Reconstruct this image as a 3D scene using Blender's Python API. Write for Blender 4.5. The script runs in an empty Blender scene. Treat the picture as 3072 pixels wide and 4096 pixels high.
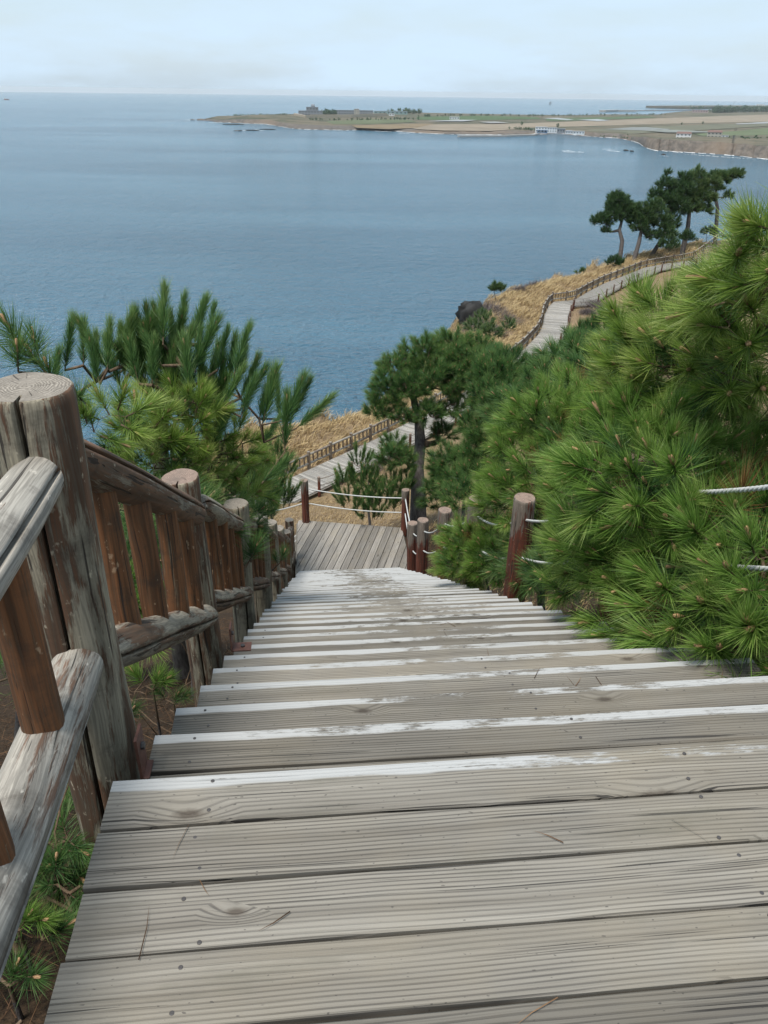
import bpy, math, random
import numpy as np
from mathutils import Vector, Matrix, Quaternion

# ------------------------------------------------------------------ camera, sky, sun, exposure
SC = bpy.context.scene
COL = SC.collection
random.seed(7)
RNG = np.random.default_rng(11)

F_PX, PITCH, ROLL = 3100.0, math.radians(28.47), math.atan2(22, 1659)
cam_data = bpy.data.cameras.new("camera")
cam_data.sensor_fit = 'VERTICAL'
cam_data.sensor_height = 24.0
cam_data.lens = 24.0 * F_PX / 4096
cam_data.clip_start = 0.05
cam_data.clip_end = 120000
cam = bpy.data.objects.new("camera", cam_data)
COL.objects.link(cam)
_R = Vector((1, 0, 0))
_F = Vector((0, math.cos(PITCH), -math.sin(PITCH)))
_U = Vector((0, math.sin(PITCH), math.cos(PITCH)))
_c, _s = math.cos(ROLL), math.sin(ROLL)
_r = _c * _R + _s * _U
_u = -_s * _R + _c * _U
M = Matrix((( _r.x, _u.x, -_F.x, 0), (_r.y, _u.y, -_F.y, 0), (_r.z, _u.z, -_F.z, 0), (0, 0, 0, 1)))
cam.matrix_world = M
SC.camera = cam

SUN_DIR = Vector((-0.22, -0.22, 1.0)).normalized()
world = bpy.data.worlds.new("World")
SC.world = world
world.use_nodes = True
wn, wl = world.node_tree.nodes, world.node_tree.links
wn.clear()
w_out = wn.new('ShaderNodeOutputWorld')
w_bg = wn.new('ShaderNodeBackground')
w_bg.inputs['Strength'].default_value = 0.1
sky = wn.new('ShaderNodeTexSky')
sky.sky_type = 'NISHITA'
sky.sun_disc = False
sky.sun_elevation = math.asin(SUN_DIR.z)
sky.sun_rotation = math.atan2(SUN_DIR.x, SUN_DIR.y)
sky.air_density, sky.dust_density, sky.ozone_density = 1.2, 1.5, 1.5
tc = wn.new('ShaderNodeTexCoord')
mp = wn.new('ShaderNodeMapping'); mp.inputs['Scale'].default_value = (1.6, 1.6, 7.0)
nz = wn.new('ShaderNodeTexNoise'); nz.inputs['Scale'].default_value = 3.0
nz.inputs['Detail'].default_value = 6; nz.inputs['Roughness'].default_value = 0.55
rp = wn.new('ShaderNodeValToRGB')
rp.color_ramp.elements[0].position = 0.36; rp.color_ramp.elements[0].color = (0.68,) * 3 + (1,)
rp.color_ramp.elements[1].position = 0.62; rp.color_ramp.elements[1].color = (1.0,) * 3 + (1,)
veil = wn.new('ShaderNodeMix'); veil.data_type = 'RGBA'; veil.clamp_factor = False
veil.inputs[7].default_value = (4.4, 5.55, 6.65, 1)       # thin bright overcast
wl.new(tc.outputs['Generated'], mp.inputs['Vector']); wl.new(mp.outputs[0], nz.inputs['Vector'])
wl.new(nz.outputs['Fac'], rp.inputs['Fac']); wl.new(rp.outputs['Color'], veil.inputs[0])
wl.new(sky.outputs[0], veil.inputs[6]); wl.new(veil.outputs[2], w_bg.inputs['Color'])
wl.new(w_bg.outputs[0], w_out.inputs['Surface'])

sun_data = bpy.data.lights.new("sun", 'SUN')
sun_data.energy = 3.0
sun_data.angle = math.radians(18)
sun_data.color = (1.0, 0.95, 0.88)
sun = bpy.data.objects.new("sun", sun_data)
COL.objects.link(sun)
sun.rotation_euler = (-SUN_DIR).to_track_quat('-Z', 'Y').to_euler()

SC.view_settings.view_transform = 'Standard'
SC.view_settings.look = 'None'
SC.view_settings.exposure = 0.64
SC.view_settings.gamma = 1.0
SC.view_settings.use_curve_mapping = False
SC.cycles.max_bounces = 6
SC.cycles.diffuse_bounces = 3
SC.cycles.glossy_bounces = 2
SC.cycles.transmission_bounces = 3
SC.cycles.volume_bounces = 0

# ------------------------------------------------------------------ helpers
S = 4096 / 2212.0

def ray(u, v):
    x, y = u * S - 1536, v * S - 2048
    x, y = _c * x + _s * y, -_s * x + _c * y
    x /= F_PX; y /= F_PX
    return np.array([x, math.cos(PITCH) - y * math.sin(PITCH), -math.sin(PITCH) - y * math.cos(PITCH)])

def at(u, v, depth):                 # a place seen at (u, v), that many metres ahead
    return ray(u, v) * depth

def atz(u, v, z):                    # the place on the level z
    r = ray(u, v)
    return r * (z / r[2])

TH = math.radians(5.4)
L0 = np.array([-.657, 1.364])
DV = np.array([-math.sin(TH), math.cos(TH)])
NV = np.array([math.cos(TH), math.sin(TH)])
RUN, RISE, NSTEP = .3745, .2246, 38
TOPZ = -1.5
SEA = -70.0
BENCH = -22.0

def fr(a, n, z):                     # stair frame: a along the flight, n across it
    p = L0 + a * DV + n * NV
    return np.array([p[0], p[1], z])

def smooth(x, a, b):
    t = np.clip((x - a) / (b - a), 0, 1)
    return t * t * (3 - 2 * t)

def tri_mesh(name, V, T, mats, mi=None, tint=None, smooth_=False):
    me = bpy.data.meshes.new(name)
    V = np.asarray(V, np.float32); T = np.asarray(T, np.int32)
    me.vertices.add(len(V)); me.vertices.foreach_set('co', V.ravel())
    me.loops.add(T.size); me.loops.foreach_set('vertex_index', T.ravel())
    me.polygons.add(len(T))
    me.polygons.foreach_set('loop_start', np.arange(0, T.size, 3, dtype=np.int32))
    for m in (mats if isinstance(mats, (list, tuple)) else [mats]):
        me.materials.append(m)
    if mi is not None:
        me.polygons.foreach_set('material_index', np.asarray(mi, np.int32))
    if tint is not None:
        at_ = me.attributes.new('tint', 'FLOAT', 'POINT')
        at_.data.foreach_set('value', np.asarray(tint, np.float32))
    if smooth_:
        me.polygons.foreach_set('use_smooth', np.ones(len(T), bool))
    me.update(calc_edges=True)
    me.validate()
    return me

class MB:
    """collects polygons of one mesh"""
    def __init__(self):
        self.v, self.f, self.m = [], [], []
    def add(self, verts, faces, mi=0):
        o = len(self.v)
        self.v += [tuple(map(float, p)) for p in verts]
        self.f += [tuple(i + o for i in f) for f in faces]
        self.m += [mi] * len(faces)
    def box(self, x0, x1, y0, y1, z0, z1, mi=0, rot=None, loc=(0, 0, 0)):
        vs = [Vector((x, y, z)) for z in (z0, z1) for y in (y0, y1) for x in (x0, x1)]
        if rot is not None:
            vs = [rot @ p for p in vs]
        vs = [p + Vector(loc) for p in vs]
        self.add(vs, [(0, 2, 3, 1), (4, 5, 7, 6), (0, 1, 5, 4), (2, 6, 7, 3), (0, 4, 6, 2), (1, 3, 7, 5)], mi)
    def tube(self, pts, rad, seg=8, mi=0, cap=True, capmi=None):
        pts = [Vector(p) for p in pts]
        rad = rad if hasattr(rad, '__len__') else [rad] * len(pts)
        n = len(pts); o = len(self.v)
        up = Vector((0.13, 0.31, 0.95))
        for i, p in enumerate(pts):
            t = (pts[min(i + 1, n - 1)] - pts[max(i - 1, 0)]).normalized()
            a = t.cross(up)
            if a.length < .05: a = t.cross(Vector((1, 0, 0)))
            a.normalize(); b = t.cross(a)
            for k in range(seg):
                w = 2 * math.pi * k / seg
                self.v.append(tuple(p + rad[i] * (math.cos(w) * a + math.sin(w) * b)))
        for i in range(n - 1):
            for k in range(seg):
                k2 = (k + 1) % seg
                self.f.append((o + i * seg + k, o + i * seg + k2, o + (i + 1) * seg + k2, o + (i + 1) * seg + k))
                self.m.append(mi)
        if cap:
            cm = mi if capmi is None else capmi
            self.f.append(tuple(o + k for k in range(seg - 1, -1, -1))); self.m.append(cm)
            self.f.append(tuple(o + (n - 1) * seg + k for k in range(seg))); self.m.append(cm)
    def mesh(self, name, mats, smooth_=False):
        me = bpy.data.meshes.new(name)
        me.from_pydata(self.v, [], self.f)
        for m in (mats if isinstance(mats, (list, tuple)) else [mats]):
            me.materials.append(m)
        me.polygons.foreach_set('material_index', np.array(self.m, np.int32))
        if smooth_:
            me.polygons.foreach_set('use_smooth', np.ones(len(self.f), bool))
        me.update()
        return me

def obj(name, me, parent=None, loc=(0, 0, 0), rot=None, scale=None):
    o = bpy.data.objects.new(name, me)
    COL.objects.link(o)
    if parent is not None:
        o.parent = parent
    o.location = Vector(loc)
    if rot is not None:
        if isinstance(rot, Quaternion):
            o.rotation_mode = 'QUATERNION'; o.rotation_quaternion = rot
        else:
            o.rotation_euler = rot
    if scale is not None:
        o.scale = (scale,) * 3 if not hasattr(scale, '__len__') else scale
    return o

def tag(o, label, cat, group=None, kind=None):
    if label: o['label'] = label
    if cat: o['category'] = cat
    if group: o['group'] = group
    if kind: o['kind'] = kind
    return o

def thing(name, label, cat, loc=(0, 0, 0), rotz=0, group=None):
    o = bpy.data.objects.new(name, None)
    COL.objects.link(o)
    o.location = Vector(loc); o.rotation_euler = (0, 0, rotz)
    return tag(o, label, cat, group)

# ------------------------------------------------------------------ materials
class NT:
    """tiny node builder"""
    def __init__(self, name):
        self.mat = bpy.data.materials.new(name)
        self.mat.use_nodes = True
        self.t = self.mat.node_tree
        self.t.nodes.clear()
        self.out = self.n('ShaderNodeOutputMaterial')
    def n(self, kind, **kw):
        x = self.t.nodes.new(kind)
        for k, v in kw.items():
            setattr(x, k, v)
        return x
    def l(self, a, b):
        self.t.links.new(a, b)
    def setin(self, sock, v):
        if hasattr(v, 'is_output') or isinstance(v, bpy.types.NodeSocket):
            self.l(v, sock)
        else:
            sock.default_value = v
    def math(self, op, a, b=None, c=None, clamp=False):
        x = self.n('ShaderNodeMath', operation=op, use_clamp=clamp)
        self.setin(x.inputs[0], a)
        if b is not None: self.setin(x.inputs[1], b)
        if c is not None: self.setin(x.inputs[2], c)
        return x.outputs[0]
    def vmath(self, op, a, b):
        x = self.n('ShaderNodeVectorMath', operation=op)
        self.setin(x.inputs[0], a); self.setin(x.inputs[1], b)
        return x.outputs[0]
    def noise(self, vec, scale, detail=3, rough=.55, dist=0):
        x = self.n('ShaderNodeTexNoise')
        self.setin(x.inputs['Vector'], vec)
        x.inputs['Scale'].default_value = scale; x.inputs['Detail'].default_value = detail
        x.inputs['Roughness'].default_value = rough; x.inputs['Distortion'].default_value = dist
        return x.outputs['Fac']
    def scale(self, vec, s):
        return self.vmath('MULTIPLY', vec, s)
    def ramp(self, fac, stops):
        x = self.n('ShaderNodeValToRGB')
        e = x.color_ramp.elements
        while len(e) < len(stops): e.new(.5)
        for k, (p, c) in enumerate(stops):
            e[k].position = p
            e[k].color = (c, c, c, 1) if not hasattr(c, '__len__') else tuple(c) + (1,)
        self.setin(x.inputs['Fac'], fac)
        return x.outputs['Color']
    def mix(self, fac, a, b, blend='MIX'):
        x = self.n('ShaderNodeMix', data_type='RGBA', blend_type=blend)
        self.setin(x.inputs[0], fac)
        for i, c in ((6, a), (7, b)):
            self.setin(x.inputs[i], c if not isinstance(c, (tuple, list)) else (tuple(c) + (1,) if len(c) == 3 else c))
        return x.outputs[2]
    def bump(self, h, strength, dist):
        x = self.n('ShaderNodeBump')
        self.setin(x.inputs['Height'], h)
        x.inputs['Strength'].default_value = strength; x.inputs['Distance'].default_value = dist
        return x.outputs[0]
    def pbsdf(self, color, rough=.8, normal=None, spec=.3):
        x = self.n('ShaderNodeBsdfPrincipled')
        self.setin(x.inputs['Base Color'], color if not isinstance(color, (tuple, list)) else tuple(color) + (1,))
        self.setin(x.inputs['Roughness'], rough)
        x.inputs['Specular IOR Level'].default_value = spec
        if normal is not None: self.l(normal, x.inputs['Normal'])
        return x
    def objcoord(self):
        t = self.n('ShaderNodeTexCoord'); i = self.n('ShaderNodeObjectInfo')
        off = self.n('ShaderNodeVectorMath', operation='SCALE')
        off.inputs[0].default_value = (71.0, 43.0, 57.0)
        self.l(i.outputs['Random'], off.inputs['Scale'])
        return t.outputs['Object'], self.vmath('ADD', t.outputs['Object'], off.outputs[0]), i.outputs['Random']
    def done(self, sh):
        self.l(sh if not hasattr(sh, 'outputs') else sh.outputs[0], self.out.inputs['Surface'])
        return self.mat

def flat(name, color, rough=.8, spec=.3, var=.12, scale=3.0):
    t = NT(name)
    oc, p, r = t.objcoord()
    nz_ = t.noise(p, scale, 4)
    c = t.mix(t.ramp(nz_, [(.3, 0), (.7, 1)]), tuple(x * (1 - var) for x in color), tuple(min(1, x * (1 + var)) for x in color))
    return t.done(t.pbsdf(c, rough, None, spec))

def board_mat(name, c_dark, c_light, paint=False):
    """weathered softwood; x runs along the board, y across"""
    t = NT(name)
    oc, p, rnd = t.objcoord()
    sx = t.n('ShaderNodeSeparateXYZ'); t.l(oc, sx.inputs[0])
    # knots bend the grain
    vor = t.n('ShaderNodeTexVoronoi'); vor.voronoi_dimensions = '2D'; vor.inputs['Scale'].default_value = 1.0
    t.l(t.vmath('ADD', t.scale(p, (2.0, 5.0, 0.0)), (0, 0, 0)), vor.inputs['Vector'])
    vc = t.n('ShaderNodeSeparateColor'); t.l(vor.outputs['Color'], vc.inputs[0])
    has = t.ramp(vc.outputs[0], [(.52, 1), (.56, 0)])
    kd = t.math('ADD', t.math('MULTIPLY', vor.outputs['Distance'], t.math('MULTIPLY_ADD', vc.outputs[1], 1.1, .7)), t.math('MULTIPLY', has, 2.0))
    kn = t.ramp(kd, [(0.0, 1), (.24, 0)])
    warp = t.noise(t.scale(p, (1.1, 5, 5)), 1.0, 2)
    off = t.n('ShaderNodeCombineXYZ')
    t.l(t.math('ADD', t.math('MULTIPLY', warp, .03), t.math('MULTIPLY', kn, .022)), off.inputs['Y'])
    q = t.vmath('ADD', p, off.outputs[0])
    sq = t.n('ShaderNodeSeparateXYZ'); t.l(q, sq.inputs[0])
    wav = t.noise(t.scale(q, (.4, 9, 3)), 1.0, 3, .55)
    fine = t.noise(t.scale(q, (3.0, 330, 60)), 1.0, 3, .6)
    ph = t.math('ADD', t.math('MULTIPLY', sq.outputs['Y'], 560.0), t.math('MULTIPLY', wav, 20.0))
    ph = t.math('ADD', ph, t.math('MULTIPLY', kn, 7.0))
    sn_ = t.math('MULTIPLY_ADD', t.math('SINE', ph), .5, .5)
    grain = t.math('MULTIPLY', t.ramp(sn_, [(.0, 1), (.75, .8), (.96, 0)]), 1.0)
    streak = t.noise(t.scale(q, (.7, 26, 6)), 1.0, 3, .6)
    lm = t.ramp(t.noise(t.scale(p, (1.3, 9, 3)), 1.0, 3, .6), [(.34, .3), (.6, 1)])
    blot = t.noise(p, 2.1, 4)
    col = t.mix(t.ramp(streak, [(.3, 0), (.7, 1)]), c_dark, c_light)
    line = t.math('MULTIPLY', t.math('SUBTRACT', 1.0, grain), lm)
    col = t.mix(t.math('MULTIPLY', line, .82), col, (.062, .056, .050))
    col = t.mix(t.math('MULTIPLY', t.ramp(fine, [(.5, 0), (.7, 1)]), .35), col, tuple(x * .5 for x in c_dark))
    col = t.mix(t.ramp(blot, [(.45, 0), (.75, .4)]), col, (.22, .185, .13))
    cr = t.noise(t.scale(q, (1.0, 100, 20)), 1.0, 2, .6)
    crack = t.ramp(cr, [(.66, 0), (.69, 1)])
    col = t.mix(t.math('MULTIPLY', crack, .85), col, (.030, .027, .025))
    end = t.ramp(t.noise(t.scale(p, (2.2, 9, 1)), 1.0, 5, .7), [(.55, 0), (.75, .5)])
    col = t.mix(end, col, (.10, .094, .072))
    core = t.ramp(t.math('ADD', kd, t.math('MULTIPLY', t.noise(p, 60, 2), .05)), [(.055, 1), (.12, 0)])
    col = t.mix(t.math('MULTIPLY', core, .8), col, (.052, .040, .030))
    speck = t.noise(t.scale(p, (1, 2.0, 1)), 62, 1)
    col = t.mix(t.ramp(speck, [(.725, 0), (.755, .7)]), col, (.055, .05, .045))
    val = t.math('MULTIPLY_ADD', rnd, .50, .74)
    hv = t.n('ShaderNodeHueSaturation'); t.l(col, hv.inputs['Color']); t.l(val, hv.inputs['Value'])
    col = hv.outputs[0]
    h = t.math('SUBTRACT', t.math('ADD', t.math('MULTIPLY', grain, .5), t.math('MULTIPLY', fine, .35)), t.math('MULTIPLY', crack, 1.3))
    rough = .85
    if paint:
        wob = t.math('MULTIPLY_ADD', t.noise(t.scale(p, (3, 14, 1)), 1.0, 3), .03, -.015)
        edge = t.math('ADD', sx.outputs['Y'], wob)
        band = t.ramp(edge, [(.033, 0), (.036, 1)])
        ax = t.math('ABSOLUTE', sx.outputs['X'])
        keep = t.math('MULTIPLY_ADD', ax, .24, .01)            # walked off in the middle, kept at the ends
        wearn = t.math('ADD', t.math('MULTIPLY', t.noise(t.scale(p, (9, 34, 4)), 1.0, 6, .72), .75), t.math('MULTIPLY', fine, .32))
        w2 = t.math('ADD', t.math('SUBTRACT', wearn, keep), t.math('MULTIPLY', t.math('SUBTRACT', t.noise(p, 1.7, 2), .5), .5))
        pm = t.math('MULTIPLY', band, t.ramp(w2, [(.435, 1), (.52, 0)]))
        col = t.mix(pm, col, (.36, .36, .35))
        h = t.math('ADD', h, t.math('MULTIPLY', pm, .4))
    return t.done(t.pbsdf(col, rough, t.bump(h, .7, .004), .25))

def log_mat(name, wood, stain, amount, lower=None, k=1.0):
    """peeled log, z runs along it; wood shows through worn stain"""
    t = NT(name)
    oc, p, rnd = t.objcoord()
    sx = t.n('ShaderNodeSeparateXYZ'); t.l(oc, sx.inputs[0])
    warp = t.noise(t.scale(p, (4, 4, 1.1)), 1.0, 2)
    off = t.n('ShaderNodeCombineXYZ')
    t.l(t.math('MULTIPLY', warp, .10), off.inputs['X']); t.l(t.math('MULTIPLY', warp, .07), off.inputs['Y'])
    q = t.vmath('ADD', p, off.outputs[0])
    rings = t.noise(t.scale(q, (26 * k, 26 * k, 1.4)), 1.0, 2, .5)
    fine = t.noise(t.scale(q, (170, 170, 6)), 1.0, 3, .6)
    cr = t.noise(t.scale(q, (44 * k, 44 * k, .8)), 1.0, 2, .55)
    big = t.noise(t.scale(p, (13 * k, 13 * k, 1.7)), 1.0, 6, .68)
    pan = t.noise(t.scale(p, (3.1, 3.1, 1.0)), 1.0, 3)
    grain = t.ramp(rings, [(.35, 0), (.6, 1)])
    w = t.mix(grain, tuple(x * .6 for x in wood), wood)
    w = t.mix(t.ramp(pan, [(.42, 0), (.7, .6)]), w, (wood[0] * .74, wood[1] * .79, wood[2] * .80))
    thr = t.math('ADD', t.math('ADD', big, t.math('MULTIPLY', fine, .22)), t.math('MULTIPLY_ADD', rnd, .14, amount - .07))
    if lower is not None:
        z0, z1 = lower
        thr = t.math('ADD', thr, t.math('MULTIPLY', t.math('SUBTRACT', 1.0, t.ramp(t.math('DIVIDE', sx.outputs['Z'], z1), [(z0 / z1, 0), (1.0, 1)])), .30))
    sm = t.ramp(thr, [(.66, 0), (.72, .92)])
    st = t.mix(grain, tuple(x * .45 for x in stain), stain)
    col = t.mix(sm, w, st)
    col = t.mix(t.math('MULTIPLY', t.ramp(fine, [(.40, 1), (.58, 0)]), .5), col, tuple(x * .25 for x in wood))
    dirt = t.noise(t.scale(p, (6, 6, 9)), 1.0, 5, .7)
    col = t.mix(t.ramp(dirt, [(.52, 0), (.72, .6)]), col, (.045, .034, .026))
    spot = t.noise(t.scale(p, (30, 30, 18)), 1.0, 3, .6)
    col = t.mix(t.ramp(spot, [(.66, 0), (.72, .6)]), col, tuple(min(1, x * 1.5) for x in wood))
    crack = t.ramp(cr, [(.645, 0), (.67, 1)])
    col = t.mix(t.math('MULTIPLY', crack, .85), col, (.03, .024, .02))
    h = t.math('SUBTRACT', t.math('ADD', t.math('MULTIPLY', grain, .5), t.math('MULTIPLY', sm, .5)), t.math('MULTIPLY', crack, 1.5))
    return t.done(t.pbsdf(col, .8, t.bump(h, .8, .006), .25))

def endgrain_mat(name, c0, c1):
    t = NT(name)
    oc, p, rnd = t.objcoord()
    v = t.n('ShaderNodeSeparateXYZ'); t.l(oc, v.inputs[0])
    cmb = t.n('ShaderNodeCombineXYZ')
    t.l(t.math('ADD', v.outputs['X'], t.math('MULTIPLY', rnd, .02)), cmb.inputs['X']); t.l(v.outputs['Y'], cmb.inputs['Y'])
    ln = t.n('ShaderNodeVectorMath', operation='LENGTH'); t.l(cmb.outputs[0], ln.inputs[0])
    wob = t.math('MULTIPLY', t.noise(p, 11, 4, .65), .05)
    s = t.math('SINE', t.math('MULTIPLY', t.math('ADD', ln.outputs['Value'], wob), 820))
    g = t.math('MULTIPLY_ADD', s, .5, .5)
    col = t.mix(t.math('MULTIPLY', g, t.noise(p, 30, 3)), c0, c1)
    ang = t.math('ARCTAN2', v.outputs['Y'], v.outputs['X'])
    cv = t.n('ShaderNodeCombineXYZ'); t.l(t.math('MULTIPLY', ang, 6.0), cv.inputs['X']); t.l(t.math('MULTIPLY', ln.outputs['Value'], 6), cv.inputs['Y']); t.l(rnd, cv.inputs['Z'])
    chk = t.ramp(t.noise(cv.outputs[0], 1.6, 2), [(.66, 0), (.70, 1)])
    col = t.mix(t.math('MULTIPLY', chk, .8), col, (.03, .025, .02))
    col = t.mix(t.ramp(t.noise(p, 9, 3), [(.45, 0), (.8, .55)]), col, (.09, .08, .07))
    return t.done(t.pbsdf(col, .9, t.bump(t.math('SUBTRACT', g, chk), .5, .003), .2))

def needle_mat(name, dark, mid, light, trans=.25):
    t = NT(name)
    a = t.n('ShaderNodeAttribute'); a.attribute_name = 'tint'
    i = t.n('ShaderNodeObjectInfo')
    f = t.math('ADD', a.outputs['Fac'], t.math('MULTIPLY_ADD', i.outputs['Random'], .36, -.18))
    col = t.ramp(f, [(0, dark), (.5, mid), (1, light)])
    pb = t.pbsdf(col, .42, None, .35)
    tr = t.n('ShaderNodeBsdfTranslucent'); t.l(col, tr.inputs['Color'])
    m = t.n('ShaderNodeMixShader'); m.inputs[0].default_value = trans
    t.l(pb.outputs[0], m.inputs[1]); t.l(tr.outputs[0], m.inputs[2])
    return t.done(m.outputs[0])

def tint_mat(name, stops, rough=.85):
    t = NT(name)
    a = t.n('ShaderNodeAttribute'); a.attribute_name = 'tint'
    col = t.ramp(a.outputs['Fac'], stops)
    return t.done(t.pbsdf(col, rough, None, .2))

def bark_mat(name, c0, c1):
    t = NT(name)
    g = t.n('ShaderNodeTexCoord')
    nz_ = t.noise(t.scale(g.outputs['Object'], (9, 9, 3)), 1.5, 5, .65)
    c = t.mix(t.ramp(nz_, [(.35, 0), (.65, 1)]), c0, c1)
    return t.done(t.pbsdf(c, .9, t.bump(nz_, 1.0, .03), .2))

M_BOARD = board_mat("weathered board", (.142, .128, .107), (.232, .214, .183))
M_NOSE = board_mat("weathered board with worn white paint", (.142, .128, .107), (.232, .214, .183), True)
M_DECK = board_mat("pale landing board", (.19, .17, .148), (.31, .285, .25))
M_WALK = board_mat("bleached walkway board", (.25, .235, .21), (.36, .34, .31))
M_POST = log_mat("peeling post", (.34, .295, .215), (.125, .055, .028), .055)
M_RAIL = log_mat("bleached rail", (.42, .385, .33), (.16, .085, .052), .0)
M_RAILB = log_mat("stained rail", (.38, .325, .25), (.175, .088, .048), .10)
M_SLAT = log_mat("stained baluster", (.30, .21, .13), (.20, .078, .030), .23, None, 2.0)
M_RPOST = log_mat("rope post", (.25, .205, .165), (.17, .034, .015), -.02, (.85, 1.25))
M_FARLOG = log_mat("far log", (.28, .22, .16), (.16, .085, .05), .02)
M_END = endgrain_mat("cut log end", (.155, .135, .11), (.44, .39, .33))
M_ENDR = endgrain_mat("reddish cut log end", (.17, .12, .095), (.44, .33, .26))
M_ROPE = flat("white rope", (.48, .48, .46), .9, .1, .15, 40)
M_ROPE_DARK = flat("grey brown rope", (.16, .13, .10), .9, .1, .1, 20)
M_RUST = flat("rust brown steel", (.115, .05, .035), .6, .4, .3, 30)
M_SCREW = flat("dark screw", (.045, .04, .038), .5, .5, .2, 60)
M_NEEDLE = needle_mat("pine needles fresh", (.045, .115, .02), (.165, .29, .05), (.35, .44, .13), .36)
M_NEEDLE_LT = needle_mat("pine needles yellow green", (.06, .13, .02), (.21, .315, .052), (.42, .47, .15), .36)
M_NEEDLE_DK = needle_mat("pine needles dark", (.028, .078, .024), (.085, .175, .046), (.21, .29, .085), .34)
M_NEEDLE_FAR = needle_mat("pine needles deep", (.026, .062, .024), (.062, .120, .042), (.14, .19, .065), .33)
M_BARK = bark_mat("pine bark", (.050, .042, .038), (.13, .115, .105))
M_TWIG = bark_mat("twig bark", (.075, .05, .03), (.17, .12, .08))
M_BUD = flat("pale bud", (.36, .22, .12), .8, .2, .2, 60)
M_STRAW = tint_mat("dry grass", [(0, (.13, .085, .045)), (.5, (.40, .29, .145)), (1, (.60, .47, .27))])
M_BRUSH = tint_mat("bare brush", [(0, (.055, .045, .045)), (.5, (.13, .108, .105)), (1, (.24, .20, .18))])
M_LITTER = tint_mat("fallen needles", [(0, (.035, .022, .014)), (.5, (.10, .055, .03)), (1, (.21, .12, .06))])
M_ROCK = flat("dark rock", (.032, .031, .030), .9, .2, .5, .8)

# ------------------------------------------------------------------ terrain
CLIFF = np.array([(-75, -60), (-48, -5), (-36, 15), (-22, 36), (-10, 53.5), (-5.5, 55.0), (-2.7, 57), (-.6, 60), (2, 66), (5, 73),
                  (7.6, 79.7), (8.9, 87), (11.5, 92.5), (14, 98.8), (22, 107), (28.8, 113.6), (32.8, 119.6), (40, 128), (50, 137), (66, 148),
                  (110, 160), (260, 175)], float)

def cliff_sd(x, y):
    x = np.asarray(x, float); y = np.asarray(y, float)
    best = np.full(x.shape, 1e9); sign = np.ones(x.shape)
    for (ax, ay), (bx, by) in zip(CLIFF[:-1], CLIFF[1:]):
        dx, dy = bx - ax, by - ay
        t = np.clip(((x - ax) * dx + (y - ay) * dy) / (dx * dx + dy * dy), 0, 1)
        d2 = np.hypot(x - ax - t * dx, y - ay - t * dy)
        s_ = np.where(dx * (y - ay) - dy * (x - ax) > 0, -1, 1)
        m = d2 < best - 1e-9
        best = np.where(m, d2, best); sign = np.where(m, s_, sign)
    return best * sign

WALK = np.array([(-9, 41.6), (-5.14, 46.2), (-.94, 51.3), (4, 58), (9.2, 66), (13.2, 74), (15.6, 79.6), (16.7, 83.4), (17.6, 87.6),
                 (18.8, 91.6), (19.9, 94.0), (22.5, 94.9), (25.2, 99.5), (28.5, 104.6), (33.1, 110.5), (37, 115.6), (41.4, 119.0), (45, 121.4)], float)

def poly_dist(x, y, P):
    best = np.full(np.shape(x), 1e9)
    for (ax, ay), (bx, by) in zip(P[:-1], P[1:]):
        dx, dy = bx - ax, by - ay
        t = np.clip(((x - ax) * dx + (y - ay) * dy) / (dx * dx + dy * dy), 0, 1)
        best = np.minimum(best, np.hypot(x - ax - t * dx, y - ay - t * dy))
    return best

def lump(x, y, k, seed):
    r = np.random.default_rng(seed)
    z = 0
    for i in range(6):
        f = k * (1.7 ** i) * .35
        a1, a2, ph = r.uniform(0, 6.28, 3)
        z = z + np.sin(x * f * math.cos(a1) + y * f * math.sin(a1) + ph) * np.sin(x * f * math.cos(a2 + 1) - y * f * math.sin(a2 + 1) + a1) / (1.5 ** i)
    return z

def gz(x, y):
    x = np.asarray(x, float); y = np.asarray(y, float)
    qx, qy = x - L0[0], y - L0[1]
    a = qx * DV[0] + qy * DV[1]; n = qx * NV[0] + qy * NV[1]
    z = np.interp(a, [-60, -3, -.5, 0, 13.9, 17.5, 41, 400], [4, -1.95, -2.15, -2.25, -10.75, -11.1, -22.25, -22.3])
    wn_ = smooth(n, -.1, -.8) + smooth(n, 2.5, 3.2)
    steep = 1 - smooth(a, 24, 44)
    z = z + np.maximum(n - 2.6, 0) * .16 * steep
    z = z - np.maximum(-n - .4, 0) * .16 * steep
    dr = (x - 24) * .75 - (y - 95) * .65
    far = smooth(y, 70, 92)
    z = z + np.maximum(dr - 9, 0) * .30 * far
    dn = (x + 3.1) * .76 - (y - 45) * .65
    z = z + np.maximum(dn - 3, 0) * .16 * (1 - far) * smooth(a, 30, 45)
    sd = cliff_sd(x, y)
    onland = smooth(sd, 2, 12)
    wd = poly_dist(x, y, WALK)
    z = z + lump(x, y, 1.0, 3) * .16 * np.clip(.15 + wn_ * .5, 0, 1) * smooth(wd, 3, 7)
    bl = smooth(wd, 2.4, 6) * smooth(sd, -1, 3) * (1 - smooth(sd, 9, 16)) * smooth(y, 44, 50)
    z = z + bl * .7
    drop = np.clip(-sd, 0, 60)
    z = z - smooth(drop, 0, 16) * (z + 60) - np.clip(drop - 8, 0, 40) * .4
    z = z - smooth(sd, 3, -1) * .6 + np.where(sd < 0, lump(x, y, 2.2, 9) * .8, 0)
    return z

def axis(lo, hi, n_, dense, k):
    t = np.linspace(-1, 1, n_)
    lo_, hi_ = lo - dense, hi - dense
    s_ = np.sinh(k * t) / math.sinh(k)
    return np.unique(dense + np.where(s_ < 0, -s_ * lo_, s_ * hi_))

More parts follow.
